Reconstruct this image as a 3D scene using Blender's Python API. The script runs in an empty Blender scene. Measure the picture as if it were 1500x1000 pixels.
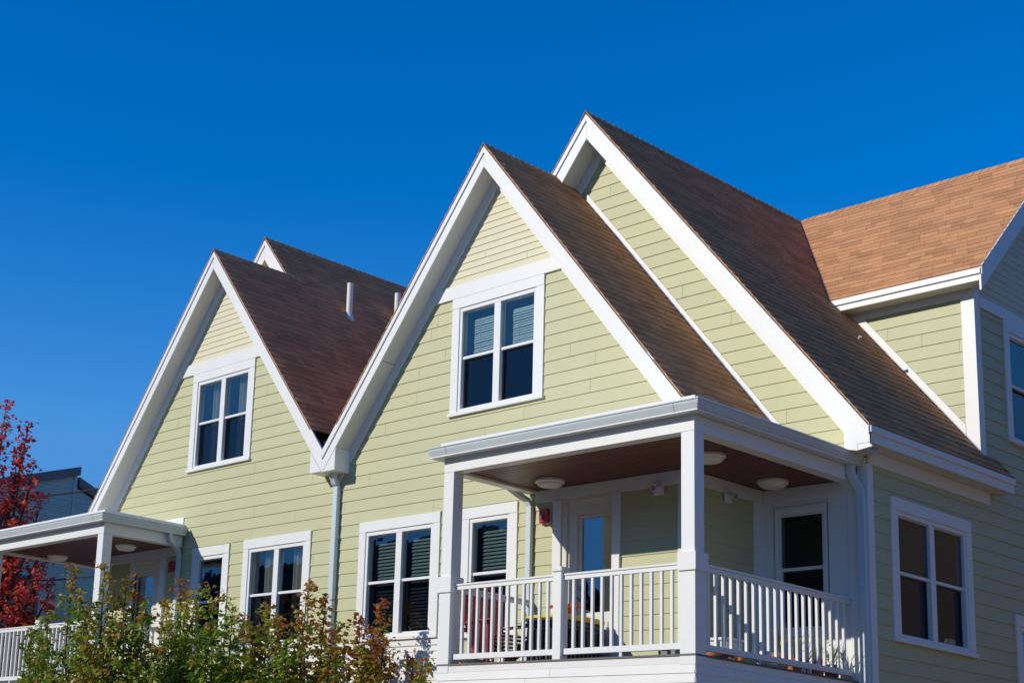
import bpy, bmesh, math, random
from math import sin, cos, pi, sqrt, radians, floor
from mathutils import Vector, Matrix

C = bpy.context.scene.collection
ZG = -3.3            # ground level while building (porch floor is z = 0); everything is lifted by 3.3 at the end

# ------------------------------------------------------------------ materials
def mat(name, col, rough=0.5, var=0.0, scale=30.0, bump=0.0, bscale=120.0, island=0.0, spec=0.5, metal=0.0, detail=4.0, dirt=0.0):
    m = bpy.data.materials.new(name); m.use_nodes = True
    n, l = m.node_tree.nodes, m.node_tree.links
    p = n['Principled BSDF']
    p.inputs['Roughness'].default_value = rough
    p.inputs['Metallic'].default_value = metal
    p.inputs['Specular IOR Level'].default_value = spec
    tc = n.new('ShaderNodeTexCoord')
    cur = n.new('ShaderNodeRGB'); cur.outputs[0].default_value = (*col, 1); out = cur.outputs[0]
    def scaled(out, fac_socket, lo, hi):
        mr = n.new('ShaderNodeMapRange'); l.new(fac_socket, mr.inputs[0])
        mr.inputs[1].default_value = 0; mr.inputs[2].default_value = 1
        mr.inputs[3].default_value = lo; mr.inputs[4].default_value = hi
        v = n.new('ShaderNodeVectorMath'); v.operation = 'SCALE'
        l.new(out, v.inputs[0]); l.new(mr.outputs[0], v.inputs['Scale'])
        return v.outputs[0]
    if var:
        t = n.new('ShaderNodeTexNoise'); t.inputs['Scale'].default_value = scale; t.inputs['Detail'].default_value = detail
        l.new(tc.outputs['Object'], t.inputs['Vector'])
        out = scaled(out, t.outputs[0], 1 - var * 1.6, 1 + var * 1.6)
    if dirt:
        mp = n.new('ShaderNodeMapping'); mp.inputs['Scale'].default_value = (1.0, 1.0, 0.25)
        l.new(tc.outputs['Object'], mp.inputs[0])
        t = n.new('ShaderNodeTexNoise'); t.inputs['Scale'].default_value = 2.3; t.inputs['Detail'].default_value = 8; t.inputs['Roughness'].default_value = 0.7
        l.new(mp.outputs[0], t.inputs['Vector'])
        out = scaled(out, t.outputs[0], 1 - dirt * 1.8, 1 + dirt * 1.2)
    if island:
        g = n.new('ShaderNodeNewGeometry')
        out = scaled(out, g.outputs['Random Per Island'], 1 - island, 1 + island)
    l.new(out, p.inputs['Base Color'])
    if bump:
        t = n.new('ShaderNodeTexNoise'); t.inputs['Scale'].default_value = bscale; t.inputs['Detail'].default_value = 3
        l.new(tc.outputs['Object'], t.inputs['Vector'])
        b = n.new('ShaderNodeBump'); b.inputs['Strength'].default_value = bump; b.inputs['Distance'].default_value = 0.01
        l.new(t.outputs[0], b.inputs['Height']); l.new(b.outputs[0], p.inputs['Normal'])
    return m

def glass(name, tint, refl=0.05, wav=0.02):
    m = bpy.data.materials.new(name); m.use_nodes = True
    n, l = m.node_tree.nodes, m.node_tree.links
    n.remove(n['Principled BSDF']); o = n['Material Output']
    t = n.new('ShaderNodeBsdfTransparent'); t.inputs[0].default_value = (*tint, 1)
    g = n.new('ShaderNodeBsdfGlossy'); g.inputs['Roughness'].default_value = 0.0
    g.inputs['Color'].default_value = (0.9, 0.95, 1, 1)
    lw = n.new('ShaderNodeLayerWeight'); lw.inputs[0].default_value = 0.5
    pw = n.new('ShaderNodeMath'); pw.operation = 'POWER'; pw.inputs[1].default_value = 4.5; l.new(lw.outputs['Facing'], pw.inputs[0])
    f = n.new('ShaderNodeMapRange'); f.inputs[3].default_value = refl; f.inputs[4].default_value = 1.0; l.new(pw.outputs[0], f.inputs[0])
    tc = n.new('ShaderNodeTexCoord'); nz = n.new('ShaderNodeTexNoise'); nz.inputs['Scale'].default_value = 2.2
    l.new(tc.outputs['Object'], nz.inputs['Vector'])
    b = n.new('ShaderNodeBump'); b.inputs['Strength'].default_value = wav; b.inputs['Distance'].default_value = 0.1
    l.new(nz.outputs[0], b.inputs['Height']); l.new(b.outputs[0], g.inputs['Normal'])
    x = n.new('ShaderNodeMixShader'); l.new(f.outputs[0], x.inputs[0]); l.new(t.outputs[0], x.inputs[1]); l.new(g.outputs[0], x.inputs[2])
    l.new(x.outputs[0], o.inputs[0])
    return m

def leafmat(name, stops, trans=0.35):
    m = bpy.data.materials.new(name); m.use_nodes = True
    n, l = m.node_tree.nodes, m.node_tree.links
    p = n['Principled BSDF']; o = n['Material Output']
    a = n.new('ShaderNodeAttribute'); a.attribute_name = 'tone'
    r = n.new('ShaderNodeValToRGB'); r.color_ramp.interpolation = 'LINEAR'
    e = r.color_ramp.elements
    e[0].position, e[0].color = stops[0][0], (*stops[0][1], 1)
    e[1].position, e[1].color = stops[-1][0], (*stops[-1][1], 1)
    for ps, c in stops[1:-1]:
        x = e.new(ps); x.color = (*c, 1)
    l.new(a.outputs['Fac'], r.inputs[0]); l.new(r.outputs[0], p.inputs['Base Color'])
    p.inputs['Roughness'].default_value = 0.42
    p.inputs['Specular IOR Level'].default_value = 0.5
    t = n.new('ShaderNodeBsdfTranslucent'); 
    l.new(r.outputs[0], t.inputs[0])
    x = n.new('ShaderNodeMixShader'); x.inputs[0].default_value = trans
    l.new(p.outputs[0], x.inputs[1]); l.new(t.outputs[0], x.inputs[2]); l.new(x.outputs[0], o.inputs[0])
    return m

def shinglemat(name):
    m = mat(name, (0.575, 0.285, 0.135), 0.85, var=0.16, scale=160, bump=0.35, bscale=260, island=0.18, spec=0.25, dirt=0.16)
    return m

M = dict(
    white=mat('white_paint', (0.80, 0.80, 0.78), 0.42, var=0.012, scale=6, dirt=0.035, bump=0.02, bscale=40),
    cream=mat('cream_paint', (0.72, 0.69, 0.60), 0.45, var=0.012, scale=6, dirt=0.03),
    soffit=mat('soffit_paint', (0.70, 0.69, 0.64), 0.55, var=0.015, scale=5, dirt=0.05),
    green=mat('sage_siding', (0.515, 0.51, 0.295), 0.55, var=0.012, scale=18, dirt=0.035, island=0.025, bump=0.05, bscale=60),
    pale=mat('pale_siding', (0.68, 0.63, 0.44), 0.55, var=0.012, scale=18, dirt=0.03, island=0.02),
    base=mat('white_siding', (0.78, 0.77, 0.74), 0.5, var=0.012, scale=10, dirt=0.04, island=0.02),
    shingle=shinglemat('asphalt_shingle'),
    deck=mat('roof_edge_dark', (0.035, 0.026, 0.022), 0.8, var=0.1, scale=20),
    gutter=mat('gutter_aluminium', (0.60, 0.66, 0.68), 0.35, var=0.015, scale=8, dirt=0.06),
    pipe=mat('pipe_aluminium', (0.58, 0.67, 0.70), 0.38, var=0.02, scale=8, dirt=0.10),
    wood=mat('dark_stained_boards', (0.13, 0.032, 0.013), 0.42, var=0.12, scale=9, island=0.16),
    floor=mat('grey_floor_boards', (0.13, 0.125, 0.12), 0.7, var=0.06, scale=12, island=0.08),
    vinyl=mat('white_vinyl', (0.80, 0.81, 0.80), 0.32, var=0.008, scale=6),
    dark=mat('room_interior', (0.10, 0.085, 0.07), 0.9, var=0.08, scale=2),
    sash=mat('screen_frame_dark', (0.05, 0.05, 0.055), 0.5),
    blind=mat('pale_blind', (0.72, 0.78, 0.76), 0.5, var=0.01),
    gblind=mat('grey_blind', (0.20, 0.25, 0.26), 0.5, var=0.02),
    curtain=mat('beige_curtain', (0.74, 0.68, 0.58), 0.9, var=0.05, scale=4),
    glass=glass('window_glass', (0.80, 0.86, 0.86), 0.11),
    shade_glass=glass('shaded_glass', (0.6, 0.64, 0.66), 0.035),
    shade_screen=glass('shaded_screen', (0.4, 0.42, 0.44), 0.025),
    doorglass=glass('door_glass', (0.6, 0.66, 0.68), 0.22),
    screen=glass('screened_glass', (0.45, 0.48, 0.50), 0.06),
    lampw=mat('white_lamp_glass', (0.78, 0.77, 0.72), 0.3),
    red=mat('red_alarm_plastic', (0.55, 0.02, 0.03), 0.35, var=0.02),
    chair=mat('red_painted_wood', (0.36, 0.022, 0.03), 0.5, var=0.06, scale=8, island=0.12),
    yellow=mat('yellow_plastic', (0.80, 0.50, 0.04), 0.45, var=0.03),
    black=mat('black_plastic', (0.028, 0.030, 0.034), 0.45, var=0.1),
    terra=mat('terracotta', (0.42, 0.13, 0.07), 0.8, var=0.08, scale=12),
    white_pl=mat('white_plastic', (0.74, 0.74, 0.70), 0.45, dirt=0.06),
    grey=mat('grey_metal', (0.22, 0.22, 0.21), 0.5, var=0.06),
    orange=mat('orange_plastic', (0.72, 0.28, 0.05), 0.5),
    steel=mat('brushed_nickel', (0.45, 0.43, 0.40), 0.3, metal=1.0),
    bark=mat('brown_bark', (0.075, 0.050, 0.036), 0.9, var=0.25, scale=25, bump=0.4, bscale=60),
    soil=mat('potting_soil', (0.03, 0.02, 0.015), 0.95, var=0.2),
    blue=mat('slate_blue_siding', (0.23, 0.48, 0.54), 0.6, var=0.02, dirt=0.04, island=0.03),
    bluetrim=mat('dark_slate_trim', (0.08, 0.14, 0.18), 0.6, var=0.03),
    cable=mat('black_cable', (0.02, 0.02, 0.022), 0.6),
    lawn=mat('lawn_soil', (0.29, 0.205, 0.10), 0.95, var=0.3, scale=3),
    asph=mat('asphalt', (0.16, 0.155, 0.145), 0.9, var=0.15, scale=40),
    conc=mat('pavement_concrete', (0.33, 0.32, 0.30), 0.9, var=0.08, scale=8),
    strap=leafmat('strap_leaf', [(0, (0.10, 0.17, 0.03)), (0.5, (0.25, 0.32, 0.08)), (1, (0.45, 0.45, 0.18))]),
    bush=leafmat('autumn_leaf', [(0, (0.11, 0.25, 0.018)), (0.3, (0.27, 0.38, 0.03)), (0.5, (0.46, 0.38, 0.05)),
                                 (0.7, (0.45, 0.20, 0.04)), (1, (0.42, 0.10, 0.03))], 0.45),
    maple=leafmat('red_maple_leaf', [(0, (0.58, 0.09, 0.14)), (0.5, (0.78, 0.13, 0.13)), (0.8, (0.80, 0.19, 0.05)), (1, (0.82, 0.34, 0.07))], 0.6),
)

# ------------------------------------------------------------------ mesh building
IDENT = lambda p: p
class MB:
    T = staticmethod(IDENT)
    def __init__(s): s.v, s.f = [], []
    def add(s, vs, fs):
        b = len(s.v); s.v += [MB.T(tuple(v)) for v in vs]; s.f += [[b + i for i in f] for f in fs]
        return s
    def poly(s, pts): return s.add(pts, [list(range(len(pts)))])
    def box(s, x0, x1, y0, y1, z0, z1):
        return s.add([(x, y, z) for x in (x0, x1) for y in (y0, y1) for z in (z0, z1)],
                     [(0, 1, 3, 2), (4, 6, 7, 5), (0, 4, 5, 1), (2, 3, 7, 6), (0, 2, 6, 4), (1, 5, 7, 3)])
    def fbox(s, F, a0, a1, o0, o1, z0, z1):
        return s.add([F(a, z, o) for a in (a0, a1) for o in (o0, o1) for z in (z0, z1)],
                     [(0, 1, 3, 2), (4, 6, 7, 5), (0, 4, 5, 1), (2, 3, 7, 6), (0, 2, 6, 4), (1, 5, 7, 3)])
    def prism(s, pts, F, o0, o1):            # 2-D polygon (a, z) pushed from offset o0 to o1
        n = len(pts)
        return s.add([F(a, z, o0) for a, z in pts] + [F(a, z, o1) for a, z in pts],
                     [list(range(n)), list(range(2 * n - 1, n - 1, -1))] + [[i, (i + 1) % n, n + (i + 1) % n, n + i] for i in range(n)])
    def bar(s, p0, p1, w, h, up=(0, 0, 1)):   # a straight bar of section w x h
        p0, p1 = Vector(p0), Vector(p1); d = (p1 - p0).normalized()
        r = d.cross(Vector(up)).normalized(); u = r.cross(d).normalized()
        vs = [p + r * a * w / 2 + u * b * h / 2 for p in (p0, p1) for a, b in ((-1, -1), (1, -1), (1, 1), (-1, 1))]
        return s.add(vs, [(0, 1, 2, 3), (7, 6, 5, 4)] + [(i, 4 + i, 4 + (i + 1) % 4, (i + 1) % 4) for i in range(4)])
    def sweep(s, prof, path, closed=True):    # profile (out, z) along an xy path, mitred
        P = [Vector((x, y)) for x, y in path]; rings = []
        for i, p in enumerate(P):
            ns = []
            if i: d = (p - P[i-1]).normalized(); ns.append(Vector((d.y, -d.x)))
            if i < len(P) - 1: d = (P[i+1] - p).normalized(); ns.append(Vector((d.y, -d.x)))
            if len(ns) == 2:
                m = (ns[0] + ns[1]).normalized(); m = m / max(0.2, m.dot(ns[0]))
            else: m = ns[0]
            rings.append([(p.x + m.x * o, p.y + m.y * o, z) for o, z in prof])
        n = len(prof); vs = [v for r in rings for v in r]; fs = []
        for i in range(len(P) - 1):
            for j in range(n if closed else n - 1):
                a, b = i * n + j, i * n + (j + 1) % n
                fs.append((a, b, b + n, a + n))
        if closed: fs += [list(range(n)), list(range((len(P) - 1) * n + n - 1, (len(P) - 1) * n - 1, -1))]
        return s.add(vs, fs)
    def tube(s, path, rad, n=8, square=None):  # round tube with a radius per point, or a rectangular pipe (w, h, side vector)
        P = [Vector(p) for p in path]; R = rad if isinstance(rad, (list, tuple)) else [rad] * len(P)
        rings = []; prev = None
        for i, p in enumerate(P):
            d = (P[min(i + 1, len(P) - 1)] - P[max(i - 1, 0)]).normalized()
            if square:
                r = Vector(square[2]).normalized(); u = r.cross(d).normalized()
                rings.append([p + r * a * square[0] / 2 + u * b * square[1] / 2 for a, b in ((-1, -1), (1, -1), (1, 1), (-1, 1))])
            else:
                if prev is None: r = d.orthogonal().normalized()
                else:
                    r = prev - d * prev.dot(d)
                    r = r.normalized() if r.length > 1e-6 else d.orthogonal().normalized()
                prev = r; u = d.cross(r)
                rings.append([p + (r * cos(2 * pi * k / n) + u * sin(2 * pi * k / n)) * R[i] for k in range(n)])
        n = len(rings[0]); vs = [v for r in rings for v in r]
        fs = [(i * n + k, i * n + (k + 1) % n, (i + 1) * n + (k + 1) % n, (i + 1) * n + k) for i in range(len(P) - 1) for k in range(n)]
        fs += [list(range(n - 1, -1, -1)), list(range((len(P) - 1) * n, len(P) * n))]
        return s.add(vs, fs)
    def lathe(s, prof, c, n=28):
        vs = [(c[0] + r * cos(2 * pi * k / n), c[1] + r * sin(2 * pi * k / n), c[2] + z) for r, z in prof for k in range(n)]
        fs = [(i * n + k, i * n + (k + 1) % n, (i + 1) * n + (k + 1) % n, (i + 1) * n + k) for i in range(len(prof) - 1) for k in range(n)]
        fs += [list(range(n - 1, -1, -1)), list(range((len(prof) - 1) * n, len(prof) * n))]
        return s.add(vs, fs)
    def build(s, name, material, parent=None, bevel=0, smooth=False, label=None, normals=True):
        me = bpy.data.meshes.new(name)
        off = Vector((0, 0, 0)); q = parent
        while q is not None: off += Vector(q.location); q = q.parent
        me.from_pydata([tuple(Vector(v) - off) for v in s.v], [], s.f)
        if normals:
            bm = bmesh.new(); bm.from_mesh(me); bmesh.ops.recalc_face_normals(bm, faces=bm.faces); bm.to_mesh(me); bm.free()
        if smooth:
            for p in me.polygons: p.use_smooth = True
        me.materials.append(M[material] if isinstance(material, str) else material)
        o = bpy.data.objects.new(name, me); C.objects.link(o); o.parent = parent
        if bevel:
            b = o.modifiers.new('edge', 'BEVEL'); b.width = bevel; b.segments = 1; b.limit_method = 'ANGLE'; b.angle_limit = radians(50)
        if smooth:
            w = o.modifiers.new('split', 'EDGE_SPLIT'); w.split_angle = radians(40)
        if label: o['label'] = label
        return o

def thing(name, label, cat, loc, group=None):
    o = bpy.data.objects.new(name, None); C.objects.link(o); o.location = loc; o.empty_display_size = 0.2
    o['label'] = label; o['category'] = cat
    if group: o['group'] = group
    return o
def dup(root, loc, label, rotz=None):
    r = root.copy(); C.objects.link(r); r.location = loc; r['label'] = label
    if rotz is not None: r.rotation_euler = (0, 0, rotz)
    for ch in list(root.children):
        c = ch.copy(); C.objects.link(c); c.parent = r
        for g in list(ch.children):
            d = g.copy(); C.objects.link(d); d.parent = c
    return r

def clip(poly, a, b, c):     # keep a*s + b*t <= c
    out = []
    for i in range(len(poly)):
        p, q = poly[i], poly[(i + 1) % len(poly)]
        dp, dq = a * p[0] + b * p[1] - c, a * q[0] + b * q[1] - c
        if dp <= 1e-9: out.append(p)
        if (dp < -1e-9 and dq > 1e-9) or (dp > 1e-9 and dq < -1e-9):
            k = dp / (dp - dq); out.append((p[0] + (q[0] - p[0]) * k, p[1] + (q[1] - p[1]) * k))
    return out if len(out) > 2 else []
def rect(s0, s1, t0, t1): return [(s0, t0), (s1, t0), (s1, t1), (s0, t1)]

def laps(mb, poly, F, pitch, t0, lip, holes=(), seam=(2.6, 3.9), gap=0.004, jit=0.0, base=0.002, rnd=random, wob=0.0, cant=0.0):
    """courses of overlapping boards or shingles over a convex polygon; F(s, t, off) gives the point"""
    tmin, tmax = min(p[1] for p in poly), max(p[1] for p in poly)
    smin, smax = min(p[0] for p in poly), max(p[0] for p in poly)
    for k in range(floor((tmin - t0) / pitch), floor((tmax - t0) / pitch) + 1):
        zk = t0 + k * pitch
        cuts = sorted({zk, zk + pitch} | {h for H in holes for h in H[2:4] if zk < h < zk + pitch})
        seams = []; x = smin - rnd.uniform(0, seam[1])
        while x < smax:
            x += rnd.uniform(*seam); seams.append(x)
        jd = {}
        for a, b in zip(cuts, cuts[1:]):
            st = clip(clip(poly, 0, 1, b), 0, -1, -a)
            if not st: continue
            pcs = [st]
            for h0, h1, g0, g1 in holes:
                if g0 < (a + b) / 2 < g1:
                    pcs = [q for p in pcs for q in (clip(p, 1, 0, h0), clip(p, -1, 0, -h1)) if q]
            edges = [-1e9] + seams + [1e9]
            for i in range(len(edges) - 1):
                j = jd.setdefault(i, (rnd.uniform(0, jit), rnd.uniform(-wob, wob)))
                for p in pcs:
                    q = clip(clip(p, -1, -cant, -(edges[i] + gap / 2) - cant * zk), 1, cant, edges[i + 1] - gap / 2 + cant * zk)
                    if not q: continue
                    n = len(q)
                    top = [F(s, t + (j[1] if abs(t - zk) < 1e-6 else 0), base + j[0] + lip * (1 - (t - zk) / pitch)) for s, t in q]
                    bot = [F(s, t + (j[1] if abs(t - zk) < 1e-6 else 0), -0.004) for s, t in q]
                    mb.add(top + bot, [list(range(n))] + [[e, (e + 1) % n, n + (e + 1) % n, n + e] for e in range(n)])
    return mb

# ------------------------------------------------------------------ sizes of the two-unit house (from the photograph)
XV = -7.619              # the party line between the two units
XB = -1.26               # right wall of the front gable block
YW = 1.62                # wall of the tall gable behind
XS = 0.177               # right side wall
PITCH, T0 = 0.1837, 2.374
Ff = lambda s, t, o: (s, -o, t)                # front wall
Fw = lambda s, t, o: (s, YW - o, t)            # set-back wall
Fs = lambda s, t, o: (XS + o, s, t)            # right side wall
Fb = lambda s, t, o: (XB + o, s, t)            # right wall of the front block
Fc = lambda s, t, o: (s, 4.558 - o, t)         # dormer cheek

def window(house, F, s0, s1, z0, z1, double=True, look='dark', head=0.155, side=0.14, rng=random, sillx=0.02, label=None, rail=0.48, g1='glass', g2='screen', fw=0.05):
    cas = MB()
    cas.fbox(F, s0, s1, -0.02, 0.034, z1 - head, z1)
    cas.fbox(F, s0, s0 + side, -0.02, 0.030, z0 + 0.05, z1 - head)
    cas.fbox(F, s1 - side, s1, -0.02, 0.030, z0 + 0.05, z1 - head)
    w = cas.build('window', 'white', house, bevel=0.003, label=label)
    MB().fbox(F, s0 - sillx, s1 + sillx, -0.02, 0.056, z0, z0 + 0.05).build('sill', 'white', w, bevel=0.004)
    a0, a1, b0, b1 = s0 + side, s1 - side, z0 + 0.05, z1 - head
    fr = MB()
    fr.fbox(F, a0, a1, -0.10, 0.016, b1 - 0.06, b1)
    fr.fbox(F, a0, a1, -0.10, 0.016, b0, b0 + 0.05)
    fr.fbox(F, a0, a0 + fw, -0.10, 0.014, b0 + 0.05, b1 - 0.06)
    fr.fbox(F, a1 - fw, a1, -0.10, 0.014, b0 + 0.05, b1 - 0.06)
    spans = [(a0 + fw, a1 - fw)]
    if double:
        mid = (a0 + a1) / 2
        fr.fbox(F, mid - 0.06, mid + 0.06, -0.10, 0.013, b0 + 0.05, b1 - 0.06)
        spans = [(a0 + fw, mid - 0.06), (mid + 0.06, a1 - fw)]
    lo, hi = b0 + 0.05, b1 - 0.06; zm = lo + (hi - lo) * (1 - rail)
    for c0, c1 in spans:
        fr.fbox(F, c0, c1, -0.052, -0.012, zm - 0.018, zm + 0.022)
        fr.fbox(F, c0, c1, -0.050, -0.016, hi - 0.012, hi)
        fr.fbox(F, c0, c1, -0.085, -0.050, lo, lo + 0.025)
    fr.build('frame', 'vinyl', w, bevel=0.003)
    for c0, c1 in spans:
        MB().fbox(F, c0, c1, -0.034, -0.028, zm + 0.022, hi - 0.012).build('pane', g1, w)
        MB().fbox(F, c0, c1, -0.074, -0.068, lo + 0.025, zm - 0.018).build('pane', g2, w)
        sc = MB()
        for x0, x1 in ((c0 + 0.001, c0 + 0.022), (c1 - 0.014, c1 - 0.001)): sc.fbox(F, x0, x1, -0.066, -0.050, lo + 0.026, zm - 0.02)
        sc.fbox(F, c0 + 0.022, c1 - 0.014, -0.066, -0.052, zm - 0.034, zm - 0.020)
        sc.build('screen_frame', 'sash', w)
    # the room behind it
    r = MB(); q0, q1, g0, g1, D = a0 - 0.3, a1 + 0.5, b0 - 0.2, b1 + 0.2, 1.6
    B = [F(q0, g0, -0.13), F(q1, g0, -0.13), F(q1, g1, -0.13), F(q0, g1, -0.13)]; K = [F(q0, g0, -D), F(q1, g0, -D), F(q1, g1, -D), F(q0, g1, -D)]
    O = [F(a0, b0, -0.13), F(a1, b0, -0.13), F(a1, b1, -0.13), F(a0, b1, -0.13)]
    r.add(B + K + O, [(0, 1, 5, 4), (1, 2, 6, 5), (2, 3, 7, 6), (3, 0, 4, 7), (4, 5, 6, 7), (0, 1, 9, 8), (1, 2, 10, 9), (2, 3, 11, 10), (3, 0, 8, 11)])
    V = [F(a0, b0, -0.05), F(a1, b0, -0.05), F(a1, b1, -0.05), F(a0, b1, -0.05)]
    r.add(O + V, [(0, 1, 5, 4), (1, 2, 6, 5), (2, 3, 7, 6), (3, 0, 4, 7)])
    r.build('room', 'dark', w, normals=False)
    if look in ('blind', 'upper_blind'):
        for c0, c1 in spans:
            sl = MB(); e0 = c0 + (0.10 if look == 'upper_blind' else 0.05); e1 = c1 + 0.03
            top = hi - (0.12 if look == 'upper_blind' else 0.02); bot = zm + 0.06 if look == 'upper_blind' else lo + 0.05
            z = top
            while z > bot:
                d = 0.006 * rng.uniform(-1, 1)
                sl.add([F(e0, z + 0.018, -0.150 + d), F(e1, z + 0.018, -0.150 + d), F(e1, z - 0.016, -0.135 + d), F(e0, z - 0.016, -0.135 + d)], [(0, 1, 2, 3)])
                z -= 0.036 if look == 'upper_blind' else 0.05
            for t in (0.2, 0.8): sl.fbox(F, e0 + (e1 - e0) * t, e0 + (e1 - e0) * t + 0.004, -0.134, -0.131, bot, top)
            sl.build('blind', 'blind' if look == 'upper_blind' else 'gblind', w, normals=False)
    if look == 'curtain':
        for c0, c1, f0, f1 in [(c0, c1, f0, f1) for (c0, c1) in spans for f0, f1 in ((0.0, 0.20), (0.38, 0.66))]:
            cu = MB(); n = 36; vs = []
            for i in range(n + 1):
                t = i / n; s_ = c0 + (c1 - c0) * (f0 + (f1 - f0) * t); o = -0.17 + 0.03 * sin(t * 19 + f0 * 9) + 0.012 * sin(t * 43)
                vs += [F(s_, lo - 0.1, o), F(s_ + 0.02 * sin(t * 7), hi + 0.1, o)]
            cu.add(vs, [(2 * i, 2 * i + 1, 2 * i + 3, 2 * i + 2) for i in range(n)])
            cu.build('curtain', 'curtain', w, smooth=True, normals=False)
    return w, (a0 - 0.05, a1 + 0.05, b0 - 0.02, b1 + 0.05)

def slope_poly(mb, F, gx, gz, m, xl, xr, drop0, drop1, o0, o1, zmin=-99):
    """a pair of raking boards under a gable roof line, from vertical offsets drop0 to drop1, pushed o0..o1"""
    for xe in (xl, xr):
        if xe is None: continue
        z = lambda d: gz - m * abs(xe - gx) - d
        mb.prism(clip([(gx, gz - drop0), (gx, gz - drop1), (xe, z(drop1)), (xe, z(drop0))], 0, -1, -zmin), F, o0, o1)

def roof_plane(house, p_eave0, along, up, polys, name='roof', exposure=0.142, seed=1, cant=0.0, lip=0.014):
    """shingled plane: origin on the eave, unit vectors along the eave and up the slope; polys in (s, t)"""
    r = random.Random(seed); o = Vector(p_eave0); a = Vector(along).normalized(); u = Vector(up).normalized(); n = a.cross(u)
    if n.z < 0: n = -n
    F = lambda s, t, f: tuple(o + a * s + u * t + n * f)
    sh = MB()
    for p in polys:
        laps(sh, p, F, exposure, -0.02, lip, seam=(0.16, 0.46), gap=0.003, jit=0.004, base=0.004, rnd=r, wob=0.004, cant=cant)
    q = sh.build(name, 'shingle', house, normals=False)
    dk = MB()
    for p in polys:
        k = len(p); top = [F(s, t, -0.003) for s, t in p]; bot = [F(s, t, -0.016) for s, t in p]
        dk.add(top + bot, [list(range(k)), list(range(k, 2 * k))] + [[i, (i + 1) % k, k + (i + 1) % k, k + i] for i in range(k)])
    dk.build('roof_deck', 'deck', q)
    return q, F

def ridge_cap(parent, p0, p1, sl, sr, seed=3):
    r = random.Random(seed); p0, p1 = Vector(p0), Vector(p1); d = (p1 - p0); L = d.length; d = d / L; mb = MB(); x = 0
    while x < L - 0.02:
        a = p0 + d * x; b = p0 + d * min(L, x + 0.17); h = 0.014 + r.uniform(0, 0.003)
        va = [a + Vector(sl) * 0.14 + Vector((0, 0, h + 0.008)), a + Vector((0, 0, h + 0.016)), a + Vector(sr) * 0.14 + Vector((0, 0, h + 0.008))]
        vb = [b + Vector(sl) * 0.14 + Vector((0, 0, h)), b + Vector((0, 0, h + 0.006)), b + Vector(sr) * 0.14 + Vector((0, 0, h))]
        mb.add(va + vb, [(0, 1, 4, 3), (1, 2, 5, 4)]); 
        mb.add([va[0], va[1], va[2], va[0] - Vector((0, 0, 0.012)), va[1] - Vector((0, 0, 0.012)), va[2] - Vector((0, 0, 0.012))], [(0, 1, 4, 3), (1, 2, 5, 4)])
        x += 0.13
    mb.build('ridge_cap', 'shingle', parent, normals=False)

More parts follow.
